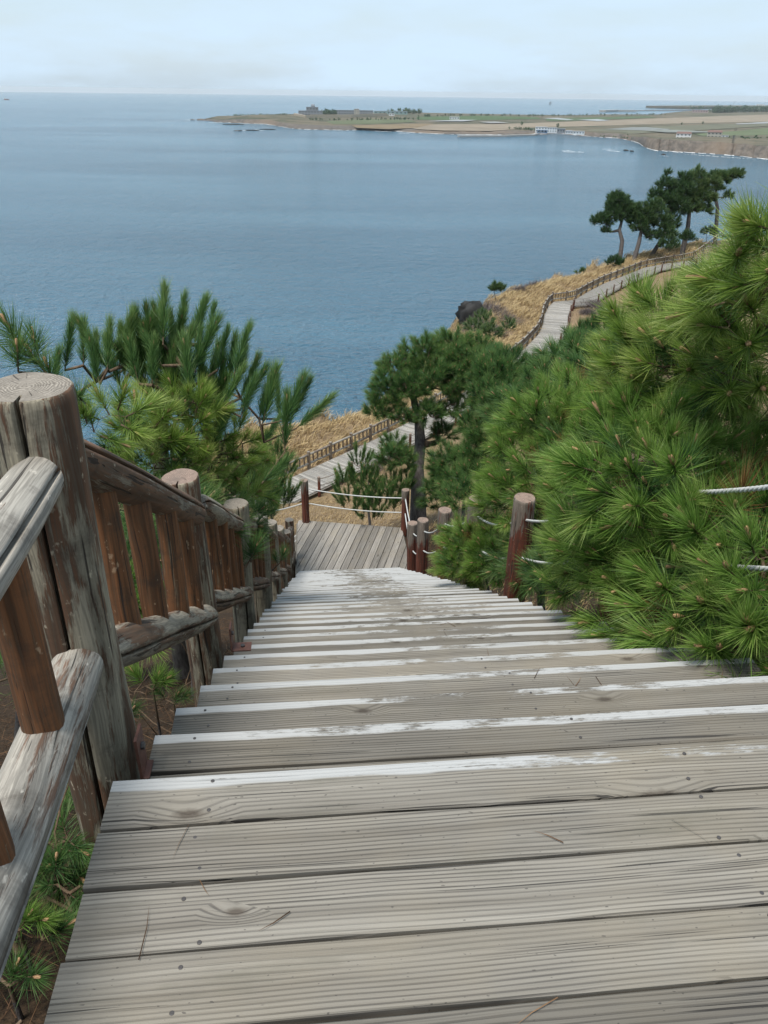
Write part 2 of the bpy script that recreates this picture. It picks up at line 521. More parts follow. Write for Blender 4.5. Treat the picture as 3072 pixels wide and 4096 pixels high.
GX = axis(-150, 260, 210, 2.0, 3.6)
GY = np.concatenate([np.linspace(-40, 0, 30), np.linspace(.5, 140, 230), np.linspace(142, 240, 30)])
gx, gy = np.meshgrid(GX, GY)
gzv = gz(gx, gy)
ny, nx = gx.shape
idx = np.arange(nx * ny).reshape(ny, nx)
T1 = np.stack([idx[:-1, :-1], idx[:-1, 1:], idx[1:, 1:]], -1).reshape(-1, 3)
T2 = np.stack([idx[:-1, :-1], idx[1:, 1:], idx[1:, :-1]], -1).reshape(-1, 3)

t = NT("headland ground")
g = t.n('ShaderNodeTexCoord'); geo = t.n('ShaderNodeNewGeometry')
P_ = g.outputs['Object']
sp = t.n('ShaderNodeSeparateXYZ'); t.l(P_, sp.inputs[0])
n1 = t.noise(P_, .35, 5); n2 = t.noise(P_, 7.0, 5, .65); n3 = t.noise(P_, 45, 3, .7)
litter = t.mix(t.ramp(n3, [(.35, 0), (.7, 1)]), (.016, .012, .009), (.070, .046, .028))
strawc = t.mix(t.ramp(n2, [(.3, 0), (.7, 1)]), (.12, .085, .048), (.25, .18, .10))
lawn = t.mix(t.ramp(n2, [(.3, 0), (.7, 1)]), (.17, .12, .072), (.235, .17, .108))
straw = t.mix(t.ramp(n1, [(.42, 0), (.62, 1)]), lawn, strawc)
zone = t.ramp(t.math('ADD', t.math('MULTIPLY', sp.outputs['Z'], -.05), t.math('MULTIPLY', n1, .12)), [(.60, 0), (.74, 1)])
gcol = t.mix(zone, litter, straw)
sn = t.n('ShaderNodeSeparateXYZ'); t.l(geo.outputs['Normal'], sn.inputs[0])
rock = t.mix(t.ramp(t.noise(P_, 1.2, 6, .7), [(.35, 0), (.65, 1)]), (.025, .024, .023), (.11, .095, .08))
gcol = t.mix(t.ramp(sn.outputs['Z'], [(.45, 1), (.68, 0)]), gcol, rock)
M_GROUND = t.done(t.pbsdf(gcol, .95, t.bump(n2, .8, .05), .1))
ground = obj('ground', tri_mesh('ground', np.stack([gx, gy, gzv], -1).reshape(-1, 3), np.concatenate([T1, T2]), M_GROUND, smooth_=True))
tag(ground, 'brown headland slope falling to the bench above the sea cliff', None, kind='structure')

# ------------------------------------------------------------------ sea
t = NT("sea water")
g = t.n('ShaderNodeTexCoord'); P_ = g.outputs['Object']
camd = None
w1 = t.noise(t.scale(P_, (.085, .12, 0)), 1.0, 3, .5)
w2 = t.noise(t.scale(P_, (.26, .34, 0)), 1.0, 4, .6, .3)
w3 = t.noise(t.scale(P_, (.7, .95, 0)), 1.0, 3, .6)
patch = t.ramp(t.noise(t.scale(P_, (.0011, .0042, 0)), 1.0, 4, .6), [(.40, 0), (.60, 1)])
h = t.math('ADD', t.math('ADD', t.math('MULTIPLY', w1, 1.9), t.math('MULTIPLY', w2, 1.7)), t.math('MULTIPLY', w3, .75))
h = t.math('MULTIPLY', h, t.math('MULTIPLY_ADD', patch, .40, .80))
col = t.mix(patch, (.065, .165, .235), (.046, .134, .205))
pb = t.pbsdf(col, .13, t.bump(h, 1.0, 3.6), .5)
pb.inputs['IOR'].default_value = 1.333
M_SEA = t.done(pb)
EARTH = 6.371e6
sr = np.concatenate([[0], np.geomspace(60, 31500, 80)]); sa = np.linspace(-math.pi, math.pi, 145)[:-1]
SV = [(0, 0, SEA)] + [(r * math.sin(q), r * math.cos(q), SEA - r * r / 2 / EARTH) for r in sr[1:] for q in sa]
ns = len(sa); ST = [(0, 1 + (i + 1) % ns, 1 + i) for i in range(ns)]
for j in range(len(sr) - 2):
    for i in range(ns):
        p, q = 1 + j * ns + i, 1 + j * ns + (i + 1) % ns
        ST += [(p, q, q + ns), (p, q + ns, p + ns)]
tag(obj('sea', tri_mesh('sea', np.array(SV), np.array(ST), M_SEA, smooth_=True)), 'blue rippled sea stretching to the horizon', None, kind='structure')

# ------------------------------------------------------------------ far coast
LAND = -66.0
FRONT = [(425, 258.5), (450, 260.5), (472, 264), (500, 265), (530, 266.5), (575, 268), (610, 274), (640, 278.5), (690, 280), (740, 281), (800, 281), (850, 283.5), (900, 287), (960, 289.5),
         (1010, 291), (1060, 291), (1110, 292), (1155, 291), (1200, 287.5), (1240, 291.5), (1290, 296), (1340, 299), (1375, 307), (1395, 319), (1415, 325), (1480, 329), (1560, 333.5), (1659, 344), (1760, 353), (1900, 372), (2200, 430)]
BACK = [(445, 256), (470, 250.5), (500, 250), (540, 249), (590, 247), (640, 246), (700, 244), (760, 243), (830, 242), (900, 243), (1000, 245), (1100, 247), (1200, 248.5), (1260, 248.5), (1300, 247),
        (1360, 247), (1420, 247.5), (1440, 244), (1480, 240), (1540, 236), (1659, 233), (1800, 235), (2200, 242)]

def resample(px, k, z):
    W = np.array([atz(u, v, z)[:2] for u, v in px])
    U = np.array([u for u, v in px], float)
    u = np.linspace(U[0], U[-1], k)
    return np.stack([np.interp(u, U, W[:, 0]), np.interp(u, U, W[:, 1])], 1), u
NCOL = 260
Fw, fu = resample(FRONT, NCOL, SEA)
Bw, bu = resample(BACK, NCOL, LAND)
r_ = np.random.default_rng(5)
Fw += np.stack([np.zeros(NCOL), r_.normal(0, 5, NCOL)], 1)
dirs = Bw - Fw; dist = np.linalg.norm(dirs, axis=1, keepdims=True); dirs /= dist
hill = np.exp(-((fu - 575) / 75.0) ** 2) * 10 + np.exp(-((fu - 520) / 25.0) ** 2) * 2 - 6 * (1 - smooth(fu, 425, 490))
crag = smooth(fu, 1180, 1400)
rows = []
def row(off, z):
    rows.append(np.stack([Fw[:, 0] + dirs[:, 0] * off, Fw[:, 1] + dirs[:, 1] * off, z], 1))
o1 = np.minimum(5, dist[:, 0] * .1); o2 = np.minimum(16 + 8 * r_.random(NCOL) + 55 * (1 - smooth(fu, 1100, 1220)) * smooth(fu, 600, 680), dist[:, 0] * .25)
row(np.zeros(NCOL) - 3, np.full(NCOL, SEA - 1.5))
row(o1, SEA + .8 + r_.random(NCOL) * 1.2)
bluff = 7.5 * smooth(fu, 1368, 1400) + 3.0 * smooth(fu, 1150, 1180)
row(o2, LAND - 1 + r_.random(NCOL) * 1 + hill * .2 + bluff)
row(o2 * 1.6 + 16 * smooth(fu, 1368, 1400), np.full(NCOL, LAND - .3) + hill * .5 + bluff * .8)
for q in np.linspace(.12, 1, 9):
    off = o2 * 1.6 + 16 * smooth(fu, 1368, 1400) + (dist[:, 0] - o2 * 1.6 - 16 * smooth(fu, 1368, 1400)) * q
    row(off, LAND + hill * (1 - abs(q - .35) / .65).clip(0, 1) * 1.0)
row(dist[:, 0] + 14, np.full(NCOL, SEA - 1.0))
V = np.array(rows); nr = len(rows)
idx = np.arange(nr * NCOL).reshape(nr, NCOL)
T1 = np.stack([idx[:-1, :-1], idx[:-1, 1:], idx[1:, 1:]], -1).reshape(-1, 3)
T2 = np.stack([idx[:-1, :-1], idx[1:, 1:], idx[1:, :-1]], -1).reshape(-1, 3)
mi = np.repeat((np.arange(nr - 1) >= 3).astype(int), NCOL - 1)
t = NT("far coast rock"); g = t.n('ShaderNodeTexCoord')
nz_ = t.noise(t.scale(g.outputs['Object'], (1, 1, 2)), .09, 6, .7); nb = t.noise(g.outputs['Object'], .006, 3)
c = t.mix(t.ramp(nz_, [(.38, 0), (.62, 1)]), (.060, .056, .052), (.15, .13, .11))
c = t.mix(t.ramp(nb, [(.45, 0), (.6, .7)]), c, (.165, .125, .09))
M_COAST = t.done(t.pbsdf(c, .95, None, .1))
t = NT("far coast land"); g = t.n('ShaderNodeTexCoord')
nz_ = t.noise(g.outputs['Object'], .02, 6, .7); nb = t.noise(t.scale(g.outputs['Object'], (.0045, .011, 0)), 1.0, 3)
c = t.mix(t.ramp(nb, [(.38, 0), (.46, .5), (.6, 1)]), (.058, .066, .042), (.14, .115, .08))
c = t.mix(t.ramp(nz_, [(.5, 0), (.66, .8)]), c, (.030, .045, .024))
M_LAND = t.done(t.pbsdf(c, .95, None, .1))
tag(obj('far_coast_land', tri_mesh('far_coast_land', V.reshape(-1, 3), np.concatenate([T1, T2]), [M_COAST, M_LAND], np.concatenate([mi, mi]))),
    'low far coast with dark rocky shore and farmland', None, kind='structure')

def land_h(u):
    return LAND

def field(px, color, k, name='field', var=.15):
    W = [atz(u, v, LAND + .25 + .12 * k) for u, v in px]
    m = MB(); m.add(W, [tuple(range(len(W)))])
    f_ = obj(name, m.mesh(name, flat('field soil ' + str(k), color, .95, .1, var, .02)))
    tag(f_, None, None, kind='structure')
TAN = (.21, .175, .13)
field([(870, 270.5), (960, 268), (1100, 267.5), (1250, 262), (1400, 256.5), (1560, 250.5), (1659, 247.5), (1850, 243), (1850, 258), (1659, 262.5), (1480, 266), (1300, 271.5), (1160, 275), (1060, 283), (960, 282), (900, 279)], TAN, 0)
field([(760, 271), (860, 268), (940, 267), (900, 276), (840, 279), (770, 276)], (.17, .13, .08), 1)
field([(700, 262), (800, 257), (880, 258), (900, 263), (800, 268), (720, 268)], (.095, .11, .06), 2)
field([(900, 252), (1050, 250), (1160, 253), (1170, 257), (1000, 260), (900, 258)], (.065, .10, .045), 3)
field([(1180, 255), (1400, 251), (1420, 254), (1230, 261), (1180, 261)], (.07, .10, .05), 4)
field([(1250, 281), (1400, 274), (1560, 268), (1659, 266.5), (1659, 272), (1500, 282), (1380, 288), (1300, 287)], (.115, .115, .08), 5)
field([(1500, 289), (1600, 282), (1659, 276), (1760, 276), (1760, 290), (1600, 293), (1520, 294)], (.10, .12, .065), 6)
field([(1172, 255.2), (1205, 254.3), (1240, 258.2), (1225, 259.6)], (.26, .28, .28), 7)
field([(1246, 258.6), (1290, 257.0), (1318, 259.8), (1290, 261.6)], (.26, .28, .28), 8)
field([(1305, 279), (1370, 274.5), (1430, 280), (1400, 282)], (.18, .19, .18), 9)
field([(1370, 275), (1395, 274.5), (1450, 279), (1436, 280.5)], (.19, .20, .19), 10)
field([(1588, 267), (1659, 264.2), (1720, 263), (1720, 265), (1659, 266.2), (1592, 268.4)], (.27, .28, .28), 11)
field([(1625, 265), (1659, 263), (1659, 264), (1640, 265.4)], (.27, .28, .28), 12)
field([(1494, 310.5), (1530, 308), (1580, 310), (1570, 313.5), (1510, 313)], (.25, .24, .22), 13)
field([(1395, 282), (1440, 280), (1540, 284), (1535, 286), (1440, 286)], (.17, .18, .16), 14)
field([(920, 261.5), (990, 258.5), (1030, 259), (1000, 262)], (.27, .28, .28), 15)
field([(1034, 263), (1070, 262.2), (1100, 265), (1060, 266)], (.22, .22, .21), 16)
field([(1510, 302), (1600, 298), (1659, 300), (1659, 306), (1560, 308)], (.13, .15, .08), 18)

def m_per_px(P):
    return float(np.dot(P, np.array(_F))) * S / F_PX

M_WHITE = flat("white render", (.66, .66, .65), .8, .2, .05)
M_CREAM = flat("cream render", (.42, .39, .33), .8, .2, .08)
M_GREYW = flat("grey render", (.24, .25, .26), .8, .2, .08)
M_TERRA = flat("terracotta roof", (.155, .095, .08), .8, .2, .1)
M_GREYR = flat("grey roof", (.20, .22, .24), .7, .3, .1)
M_BLUER = flat("blue roof", (.08, .20, .36), .7, .3, .1)
M_WIN = flat("dark window glass", (.03, .04, .05), .2, .5, .1)
M_CONC = flat("pale concrete", (.34, .33, .31), .9, .2, .1)
M_TANW = flat("tan wall", (.38, .32, .24), .9, .2, .1)
M_HULL = flat("red hull", (.28, .06, .04), .6, .3, .1)

def building(name, label, cat, blocks, z, depth=None, group=None):
    """blocks: (u0, u1, v_base, v_top, wall, roof, roof kind, windows across, storeys) seen from afar"""
    u0, u1, vb = blocks[0][0], blocks[0][1], blocks[0][2]
    P = atz((u0 + u1) / 2, vb, z); k = m_per_px(P)
    yaw = -math.atan2(P[0], P[1])
    root = thing(name, label, cat, P, yaw, group)
    uc = (u0 + u1) / 2
    for (a0, a1, b0, b1, wm, rm, rk, nw, ns) in blocks:
        x0, x1 = (a0 - uc) * k, (a1 - uc) * k
        zb = (vb - b0) * k * .89; hh = (b0 - b1) * k * .89
        dp = depth or max(6, (x1 - x0) * .6)
        rh = 0 if rk == 'flat' else min(hh * .27, 3.0)
        m = MB(); m.box(x0, x1, 0, dp, zb - 1, zb + hh - rh)
        w_ = obj('wall', m.mesh('wall', wm), root)
        m = MB(); zt = zb + hh - rh
        if rk == 'flat':
            m.box(x0 - .4, x1 + .4, -.4, dp + .4, zt + .003, zt + .6)
        elif rk == 'dome':
            rr = (x1 - x0) / 2
            pts = [((x0 + x1) / 2, dp / 2, zt - .5 + rr * math.sin(q)) for q in np.linspace(0, 1.5, 7)]
            m.tube(pts, [rr * math.cos(q) for q in np.linspace(0, 1.5, 7)], 14)
        else:
            e = .6; ym = dp / 2
            vs = [(x0 - e, -e, zt), (x1 + e, -e, zt), (x1 + e, dp + e, zt), (x0 - e, dp + e, zt), (x0 + 1.5, ym, zt + rh), (x1 - 1.5, ym, zt + rh)]
            m.add(vs, [(0, 1, 5, 4), (2, 3, 4, 5), (1, 2, 5), (3, 0, 4), (3, 2, 1, 0)])
        obj('roof', m.mesh('roof', rm), root, (0, 0, .01))
        if nw:
            fh = (hh - rh) / max(ns, 1)
            for s_ in range(ns):
                for i in range(nw):
                    wx = x0 + (x1 - x0) * (i + .5) / nw; ww = (x1 - x0) / nw * .2
                    m = MB(); m.box(wx - ww, wx + ww, -.12, .02, zb + fh * (s_ + .38), zb + fh * (s_ + .74))
                    obj('window', m.mesh('window', M_WIN), root)
    return root

building('seaside_cafe', 'long white flat-roofed building on the shore beside the pier', 'building',
         [(1156, 1181, 286, 274.5, M_WHITE, M_CONC, 'flat', 4, 2), (1181, 1202, 285.5, 275.5, M_WHITE, M_CONC, 'flat', 4, 2), (1160, 1182, 286.5, 281.5, M_BLUER, M_BLUER, 'flat', 3, 1)], LAND)
building('cottage', 'small grey building just right of the white shore building', 'building', [(1203, 1220, 287, 278.5, M_GREYW, M_GREYR, 'flat', 3, 1)], LAND)
building('cottage', 'lower white pitched-roof cottage on the shore road, nearer the grey one', 'building', [(1221, 1237, 288.5, 281.5, M_WHITE, M_GREYR, 'gable', 3, 1)], LAND)
building('cottage', 'low white flat cottage at the right end of the shore row', 'building', [(1238, 1262, 290, 284, M_WHITE, M_CONC, 'flat', 4, 1)], LAND)
building('villa', 'two-storey white house with terracotta roof above the bay', 'house', [(1460, 1491, 300.5, 284.5, M_WHITE, M_TERRA, 'gable', 4, 2)], LAND)
building('villa', 'two-storey grey-cream house with terracotta roof right of the white one', 'house', [(1527, 1557, 299, 281.5, M_CREAM, M_TERRA, 'gable', 4, 2), (1557, 1571, 299, 292, M_WHITE, M_CONC, 'flat', 2, 1)], LAND)
building('observatory', 'dark blocky building with a dome on top of the far point', 'building',
         [(645, 697, 250, 239.5, M_GREYW, M_GREYR, 'flat', 8, 2), (662, 688, 239.5, 231.5, M_GREYW, M_GREYR, 'flat', 4, 1), (672, 681, 231.5, 228, M_GREYW, M_GREYR, 'dome', 0, 1)], LAND, 30)
building('long_shed', 'long low grey building on the far point with rows of windows', 'building', [(725, 806, 248, 238.5, M_GREYW, M_GREYR, 'flat', 14, 2)], LAND, 25)
building('water_tower', 'pale square tower block in front of the long low grey building', 'tower', [(765, 776, 249.5, 235.5, M_CREAM, M_CONC, 'flat', 2, 4)], LAND, 12)
building('greenhouse', 'long pale green shed at the right end of the buildings on the far point', 'shed', [(808, 880, 247, 240.5, flat("pale green sheet", (.22, .32, .30), .7, .3, .1), M_GREYR, 'flat', 8, 1)], LAND, 25)
building('farmhouse', 'small white farm building among the green fields', 'building', [(971, 992, 258.5, 252.5, M_WHITE, M_CONC, 'flat', 4, 1)], LAND)
building('farmhouse', 'tiny white shed left of the white farm building', 'building', [(840, 852, 250, 245.5, M_WHITE, M_CONC, 'flat', 2, 1)], LAND)
building('harbour_shed', 'white harbour shed at the far right of the harbour', 'shed', [(1634, 1650, 231, 225.5, M_WHITE, M_GREYR, 'flat', 4, 1)], LAND, 60)
building('harbour_shed', 'low reddish harbour building beside the far breakwater', 'shed', [(1496, 1528, 243, 237.5, flat("pink render", (.36, .26, .25), .8, .2, .1), M_GREYR, 'flat', 6, 1)], LAND, 60)

# tan retaining wall on the point
def strip(name, label, cat, px, z, h, w, mat, kind=None):
    W = [Vector(atz(u, v, z)) for u, v in px]
    m = MB()
    for i in range(len(W) - 1):
        a, b = W[i], W[i + 1]
        d = (b - a); d.z = 0; d.normalize(); nn = Vector((-d.y, d.x, 0)) * w / 2
        m.add([a - nn, b - nn, b + nn, a + nn] + [p + Vector((0, 0, h)) for p in (a - nn, b - nn, b + nn, a + nn)],
              [(4, 5, 6, 7), (0, 1, 5, 4), (1, 2, 6, 5), (2, 3, 7, 6), (3, 0, 4, 7)])
    o = obj(name, m.mesh(name, mat))
    tag(o, label, cat, kind=kind)
strip('retaining_wall', 'long straight tan wall across the far point', 'wall', [(670, 254.5), (760, 254), (835, 250.5)], LAND + .3, 8, 3, M_TANW)
strip('bank', 'short tan wall below the domed building', 'wall', [(636, 252), (660, 257.5), (684, 257)], LAND + .3, 9, 4, M_TANW)
strip('pier', 'thin dark pier reaching into the bay', 'pier', [(990, 297.5), (1020, 297.2), (1090, 296.6), (1150, 294.6), (1160, 292.5)], SEA - 1, 3.6, 8, M_CONC)
strip('breakwater', 'grey breakwater of the far harbour', 'breakwater', [(1301, 242), (1330, 241), (1372, 241.5)], SEA - 1, 8, 30, M_CONC)
strip('breakwater', 'long thin mole across the mouth of the far harbour', 'breakwater', [(1372, 239.8), (1440, 239.2), (1500, 238.2)], SEA - 1, 4, 20, M_CONC)
strip('headland', None, None, [(1445, 234.2), (1500, 233.2), (1600, 232.5), (1760, 232)], SEA - 1, 12, 300, M_LAND, 'structure')

# offshore tower, ship, crane
P = atz(1188.5, 224.8, SEA) + np.array([0, 0, -5.5]); k = m_per_px(P)
tw = thing('offshore_tower', 'small dark tower standing in the sea near the horizon', 'tower', P)
m = MB()
for sx_ in (-1, 1):
    for sy_ in (-1, 1):
        m.tube([(sx_ * 1.9 * k, sy_ * 1.9 * k, -2), (sx_ * 1.1 * k, sy_ * 1.1 * k, 5.0 * k)], 1.6, 5)
obj('leg', m.mesh('leg', M_GREYW), tw)
m = MB(); m.box(-1.7 * k, 1.7 * k, -1.7 * k, 1.7 * k, 4.2 * k, 5.8 * k); obj('cabin', m.mesh('cabin', M_GREYW), tw)
m = MB(); m.box(-2.2 * k, 2.2 * k, -2.2 * k, 2.2 * k, 1.9 * k, 2.3 * k); obj('platform', m.mesh('platform', M_GREYW), tw)

def ship(u, v, length_px, label):
    P = atz(u, v, SEA) + np.array([0, 0, -2.8]); k = m_per_px(P); L = length_px * k
    root = thing('ship', label, 'ship', P)
    m = MB()
    prof = [(-.5, .0), (-.48, .10), (.36, .10), (.5, .0)]
    lo = [(x * L, -L * w_, -1) for x, w_ in ((-.46, .07), (.36, .07), (.47, 0), (.36, -.07), (-.46, -.07))]
    hi = [(x * L, -L * w_, L * .13) for x, w_ in ((-.5, .09), (.40, .09), (.55, 0), (.40, -.09), (-.5, -.09))]
    m.add(lo + hi, [(9, 8, 7, 6, 5)] + [(i, (i + 1) % 5, 5 + (i + 1) % 5, 5 + i) for i in range(5)])
    obj('hull', m.mesh('hull', M_HULL), root)
    m = MB(); m.box(-L * .4, -L * .12, -L * .06, L * .06, L * .13, L * .30); obj('cabin', m.mesh('cabin', M_WHITE), root)
    m = MB(); m.tube([(-L * .2, 0, L * .3), (-L * .2, 0, L * .5)], L * .012, 5); m.tube([(L * .3, 0, L * .1), (L * .3, 0, L * .36)], L * .01, 5)
    obj('mast', m.mesh('mast', M_WHITE), root)
ship(14, 214.5, 11, 'tiny red-hulled ship far out near the left edge of the sea')
P = atz(1580, 233.5, LAND); k = m_per_px(P)
cr = thing('crane', 'slender leaning crane over the far harbour', 'crane', P)
m = MB(); m.tube([(0, 0, 0), (0, 0, 3 * k)], .9 * k * .5, 6); obj('mast', m.mesh('mast', M_GREYW), cr)
m = MB(); m.tube([(0, 0, 3 * k), (5.5 * k, 0, 14 * k)], [.4 * k, .22 * k], 5); obj('boom', m.mesh('boom', M_GREYW), cr)

# surf and offshore rocks
M_FOAM = flat("surf foam", (.74, .77, .78), .8, .2, .06)
V, T = [], []
rr = np.random.default_rng(21)
def foam(px0, px1, width, n_=18, z=SEA + .35):
    a, b = atz(*px0, z), atz(*px1, z)
    prev = None
    for i in range(n_ + 1):
        q = i / n_
        c_ = a + (b - a) * q + np.array([0, rr.normal(0, width * .25), 0])
        w_ = width * (math.sin(math.pi * min(max(q, .02), .98)) ** .6) * rr.uniform(.35, 1.0)
        o = len(V)
        V.extend([c_ + np.array([0, -w_ / 2, 0]), c_ + np.array([0, w_ / 2, 0])])
        if i and rr.random() > .12:
            T.extend([(o - 2, o, o + 1), (o - 2, o + 1, o - 1)])
for i in range(6, NCOL - 2):
    if rr.random() < .62:
        w_ = rr.uniform(2, 11)
        a = Fw[i] - dirs[i] * 3.5; b = Fw[i + 1] - dirs[i + 1] * 3.5
        o = len(V); z_ = SEA + .3
        wa, wb = rr.uniform(.3, 1, 2) * w_
        V.extend([(a[0] - dirs[i, 0] * wa, a[1] - dirs[i, 1] * wa, z_), (a[0] + dirs[i, 0] * 3, a[1] + dirs[i, 1] * 3, z_), (b[0] - dirs[i + 1, 0] * wb, b[1] - dirs[i + 1, 1] * wb, z_), (b[0] + dirs[i + 1, 0] * 3, b[1] + dirs[i + 1, 1] * 3, z_)])
        T.extend([(o, o + 2, o + 3), (o, o + 3, o + 1)])
foam((1212, 328), (1262, 328.5), 8); foam((1212, 326), (1235, 325), 6); foam((1310, 325), (1340, 327.5), 9); foam((1425, 336), (1445, 337.5), 7)
foam((505, 283), (560, 279.5), 12); foam((545, 281), (575, 282), 9); foam((860, 287.5), (885, 288), 12); foam((395, 259), (430, 258.5), 14); foam((450, 264), (475, 265), 10)
foam((620, 276.5), (648, 278), 12); foam((1365, 318), (1392, 323), 7); foam((800, 282.6), (850, 285), 9); foam((1300, 322), (1330, 322.5), 4); foam((1470, 332), (1640, 344.5), 7, 60)
foam((330, 262), (420, 260.5), 4, 30); foam((560, 262), (440, 262), 3, 20)
tag(obj('surf', tri_mesh('surf', np.array(V), np.array(T), M_FOAM)), 'broken white surf along the far shore', None, kind='stuff')

def rock(name, label, P, sx_, sy_, sz_, seed, mat=None):
    r = np.random.default_rng(seed)
    V, T = [], []
    nu, nv = 14, 8
    for j in range(nv + 1):
        for i in range(nu):
            a, b = 2 * math.pi * i / nu, math.pi * (j / nv - .5)
            rad = 1 + r.normal(0, .16)
            cb = math.cos(b) ** .45 if math.cos(b) > 0 else 0
            V.append((sx_ * rad * cb * math.cos(a), sy_ * rad * cb * math.sin(a), sz_ * (1 + r.normal(0, .1)) * math.sin(b)))
    for j in range(nv):
        for i in range(nu):
            a, b = j * nu + i, j * nu + (i + 1) % nu
            T += [(a, b, b + nu), (a, b + nu, a + nu)]
    o = obj(name, tri_mesh(name, np.array(V), np.array(T), mat or M_ROCK), None, P)
    tag(o, label, 'rock')
    return o
for q, (u, v, w_, lab) in enumerate([(515, 282.6, 9, 'flat black reef left of the others off the far point'), (545, 281.6, 15, 'longest black reef off the far point, middle one'), (578, 279.6, 16, 'black reef closest to the shore of the far point'),
                                 (505, 269, 24, 'long dark reef shelf below the far point'), (442, 258.6, 16, 'dark rock shelf at the tip of the far point'), (416, 258.6, 5, 'small dark rock beyond the tip of the far point'),
                                 (1352, 325, 5, 'small black rock in the bay beside the seawall'), (1365, 327, 4, 'black rock in the bay, right of the small one'), (1433, 334.5, 4, 'black rock off the near shore of the bay')]):
    P = atz(u, v, SEA); k = m_per_px(P)
    rock('reef', lab, P, w_ * k, 6, 1.2, 40 + q)

# ------------------------------------------------------------------ timber: logs, boards
def log_mesh(name, L, r, mats, seg=26, nz_=8, kerf=None, seed=0, wob=.004, taper=0.0, dome=0.0, kw=.012, kd=.045):
    R = np.random.default_rng(seed)
    ang = [2 * math.pi * k / seg for k in range(seg)]
    prof = [(a, 0.0, 0) for a in ang]
    if kerf is not None:
        w_ = kw / 2 / r
        prof = [p for p in prof if abs((p[0] - kerf + math.pi) % (2 * math.pi) - math.pi) > w_ * 2.2]
        prof += [(kerf - w_, 0, 1), (kerf - w_ * .8, -kd, 2), (kerf + w_ * .8, -kd, 2), (kerf + w_, 0, 1)]
        prof.sort(key=lambda p: (p[0] - kerf - .5) % (2 * math.pi))
    ph = R.uniform(0, 6.28, 4)
    zs = [0, .006] + list(np.linspace(.03, L - .03, nz_)) + [L - .006, L]
    V, F, MI, SM = [], [], [], []
    n = len(prof)
    for z in zs:
        e = min(z, L - z)
        sh = -.007 if e < .003 else (-.002 if e < .01 else 0)
        if dome: sh -= dome * max(0, 1 - e / (dome * 2)) ** 2 * .6
        rr_ = r * (1 - taper * z / L) + sh
        for a, dr, kf in prof:
            q = rr_ + wob * (math.sin(2 * a + ph[0] + z * 2.1) + .7 * math.sin(3 * a + ph[1] - z * 3.3) + .5 * math.sin(5 * a + ph[2]) + .5 * math.sin(z * 5 + ph[3])) + dr
            V.append((q * math.cos(a), q * math.sin(a), z))
    for i in range(len(zs) - 1):
        for k in range(n):
            k2 = (k + 1) % n
            F.append((i * n + k, i * n + k2, (i + 1) * n + k2, (i + 1) * n + k)); MI.append(0)
            SM.append(not (prof[k][2] and prof[k2][2]))
    F.append(tuple(range(n - 1, -1, -1))); MI.append(1); SM.append(False)
    F.append(tuple((len(zs) - 1) * n + k for k in range(n))); MI.append(1); SM.append(False)
    me = bpy.data.meshes.new(name)
    me.from_pydata(V, [], F)
    for m_ in mats: me.materials.append(m_)
    me.polygons.foreach_set('material_index', np.array(MI, np.int32))
    me.polygons.foreach_set('use_smooth', np.array(SM, bool))
    if kerf is not None:
        for e in me.edges:
            pass
    me.update()
    return me

def frame_quat(zdir, xhint):
    z = Vector(zdir).normalized(); x = Vector(xhint); x = (x - z * x.dot(z)).normalized(); y = z.cross(x)
    return Matrix(((x.x, y.x, z.x), (x.y, y.y, z.y), (x.z, y.z, z.z))).to_quaternion()

def board_mesh(name, L, w, h, mat, seed=0, seg=8):
    """a board along x with softened, slightly uneven edges"""
    R = np.random.default_rng(seed)
    V, F = [], []
    c = .004
    cs = [(-w / 2, -h), (w / 2, -h), (w / 2, -c), (w / 2 - c, 0), (-w / 2 + c, 0), (-w / 2, -c)]
    for i in range(seg + 1):
        x = -L / 2 + L * i / seg
        j = R.normal(0, .0012, 4)
        for q, (y, z) in enumerate(cs):
            V.append((x, y + (j[0] if y > 0 else j[1]), z + (j[2] if z > -h / 2 else 0)))
    n = 6
    for i in range(seg):
        for k in range(n):
            k2 = (k + 1) % n
            F.append((i * n + k, (i + 1) * n + k, (i + 1) * n + k2, i * n + k2))
    F.append(tuple(range(n))); F.append(tuple(seg * n + k for k in range(n - 1, -1, -1)))
    me = bpy.data.meshes.new(name); me.from_pydata(V, [], F); me.materials.append(mat); me.update()
    return me

RB = np.random.default_rng(31)
# screw head: shallow disc with a sunk middle
m = MB(); m.tube([(0, 0, -.004), (0, 0, .0006), (0, 0, .001)], [.0048, .0048, .0036], 10)
SCREW = m.mesh('screw', M_SCREW)

stairs = thing('timber_stairway', 'long weathered plank stairway with white painted nosings running down to the lower landing', 'stairway', fr(0, 1.2, TOPZ), TH)
SW = 2.38
def put_board(a, n0, n1, z, w, mat, name='plank', parent=None, tilt=0.0, yaw=0.0):
    L = n1 - n0
    me = board_mesh(name, L, w, .036, mat, int(RB.integers(1e6)))
    x = (n0 + n1) / 2 - 1.2
    return obj(name, me, parent or stairs, (x, a, z - TOPZ), (tilt, 0, yaw))
for j in range(14):
    b = put_board(-.0725 - .1505 * j, RB.normal(0.0, .006), SW + .25, TOPZ, .1435 + RB.normal(0, .0015), M_NOSE if j == 0 else M_BOARD, 'plank', None, RB.normal(0, .004), RB.normal(0.004, .0025))
    for xx in (-1.075, .12, 1.12):
        for yy in ((-.045, .04) if xx < 0 else (-.05, .05)):
            s_ = obj('screw', SCREW, b, (xx + RB.normal(0, .012), yy + RB.normal(0, .008), .0005))
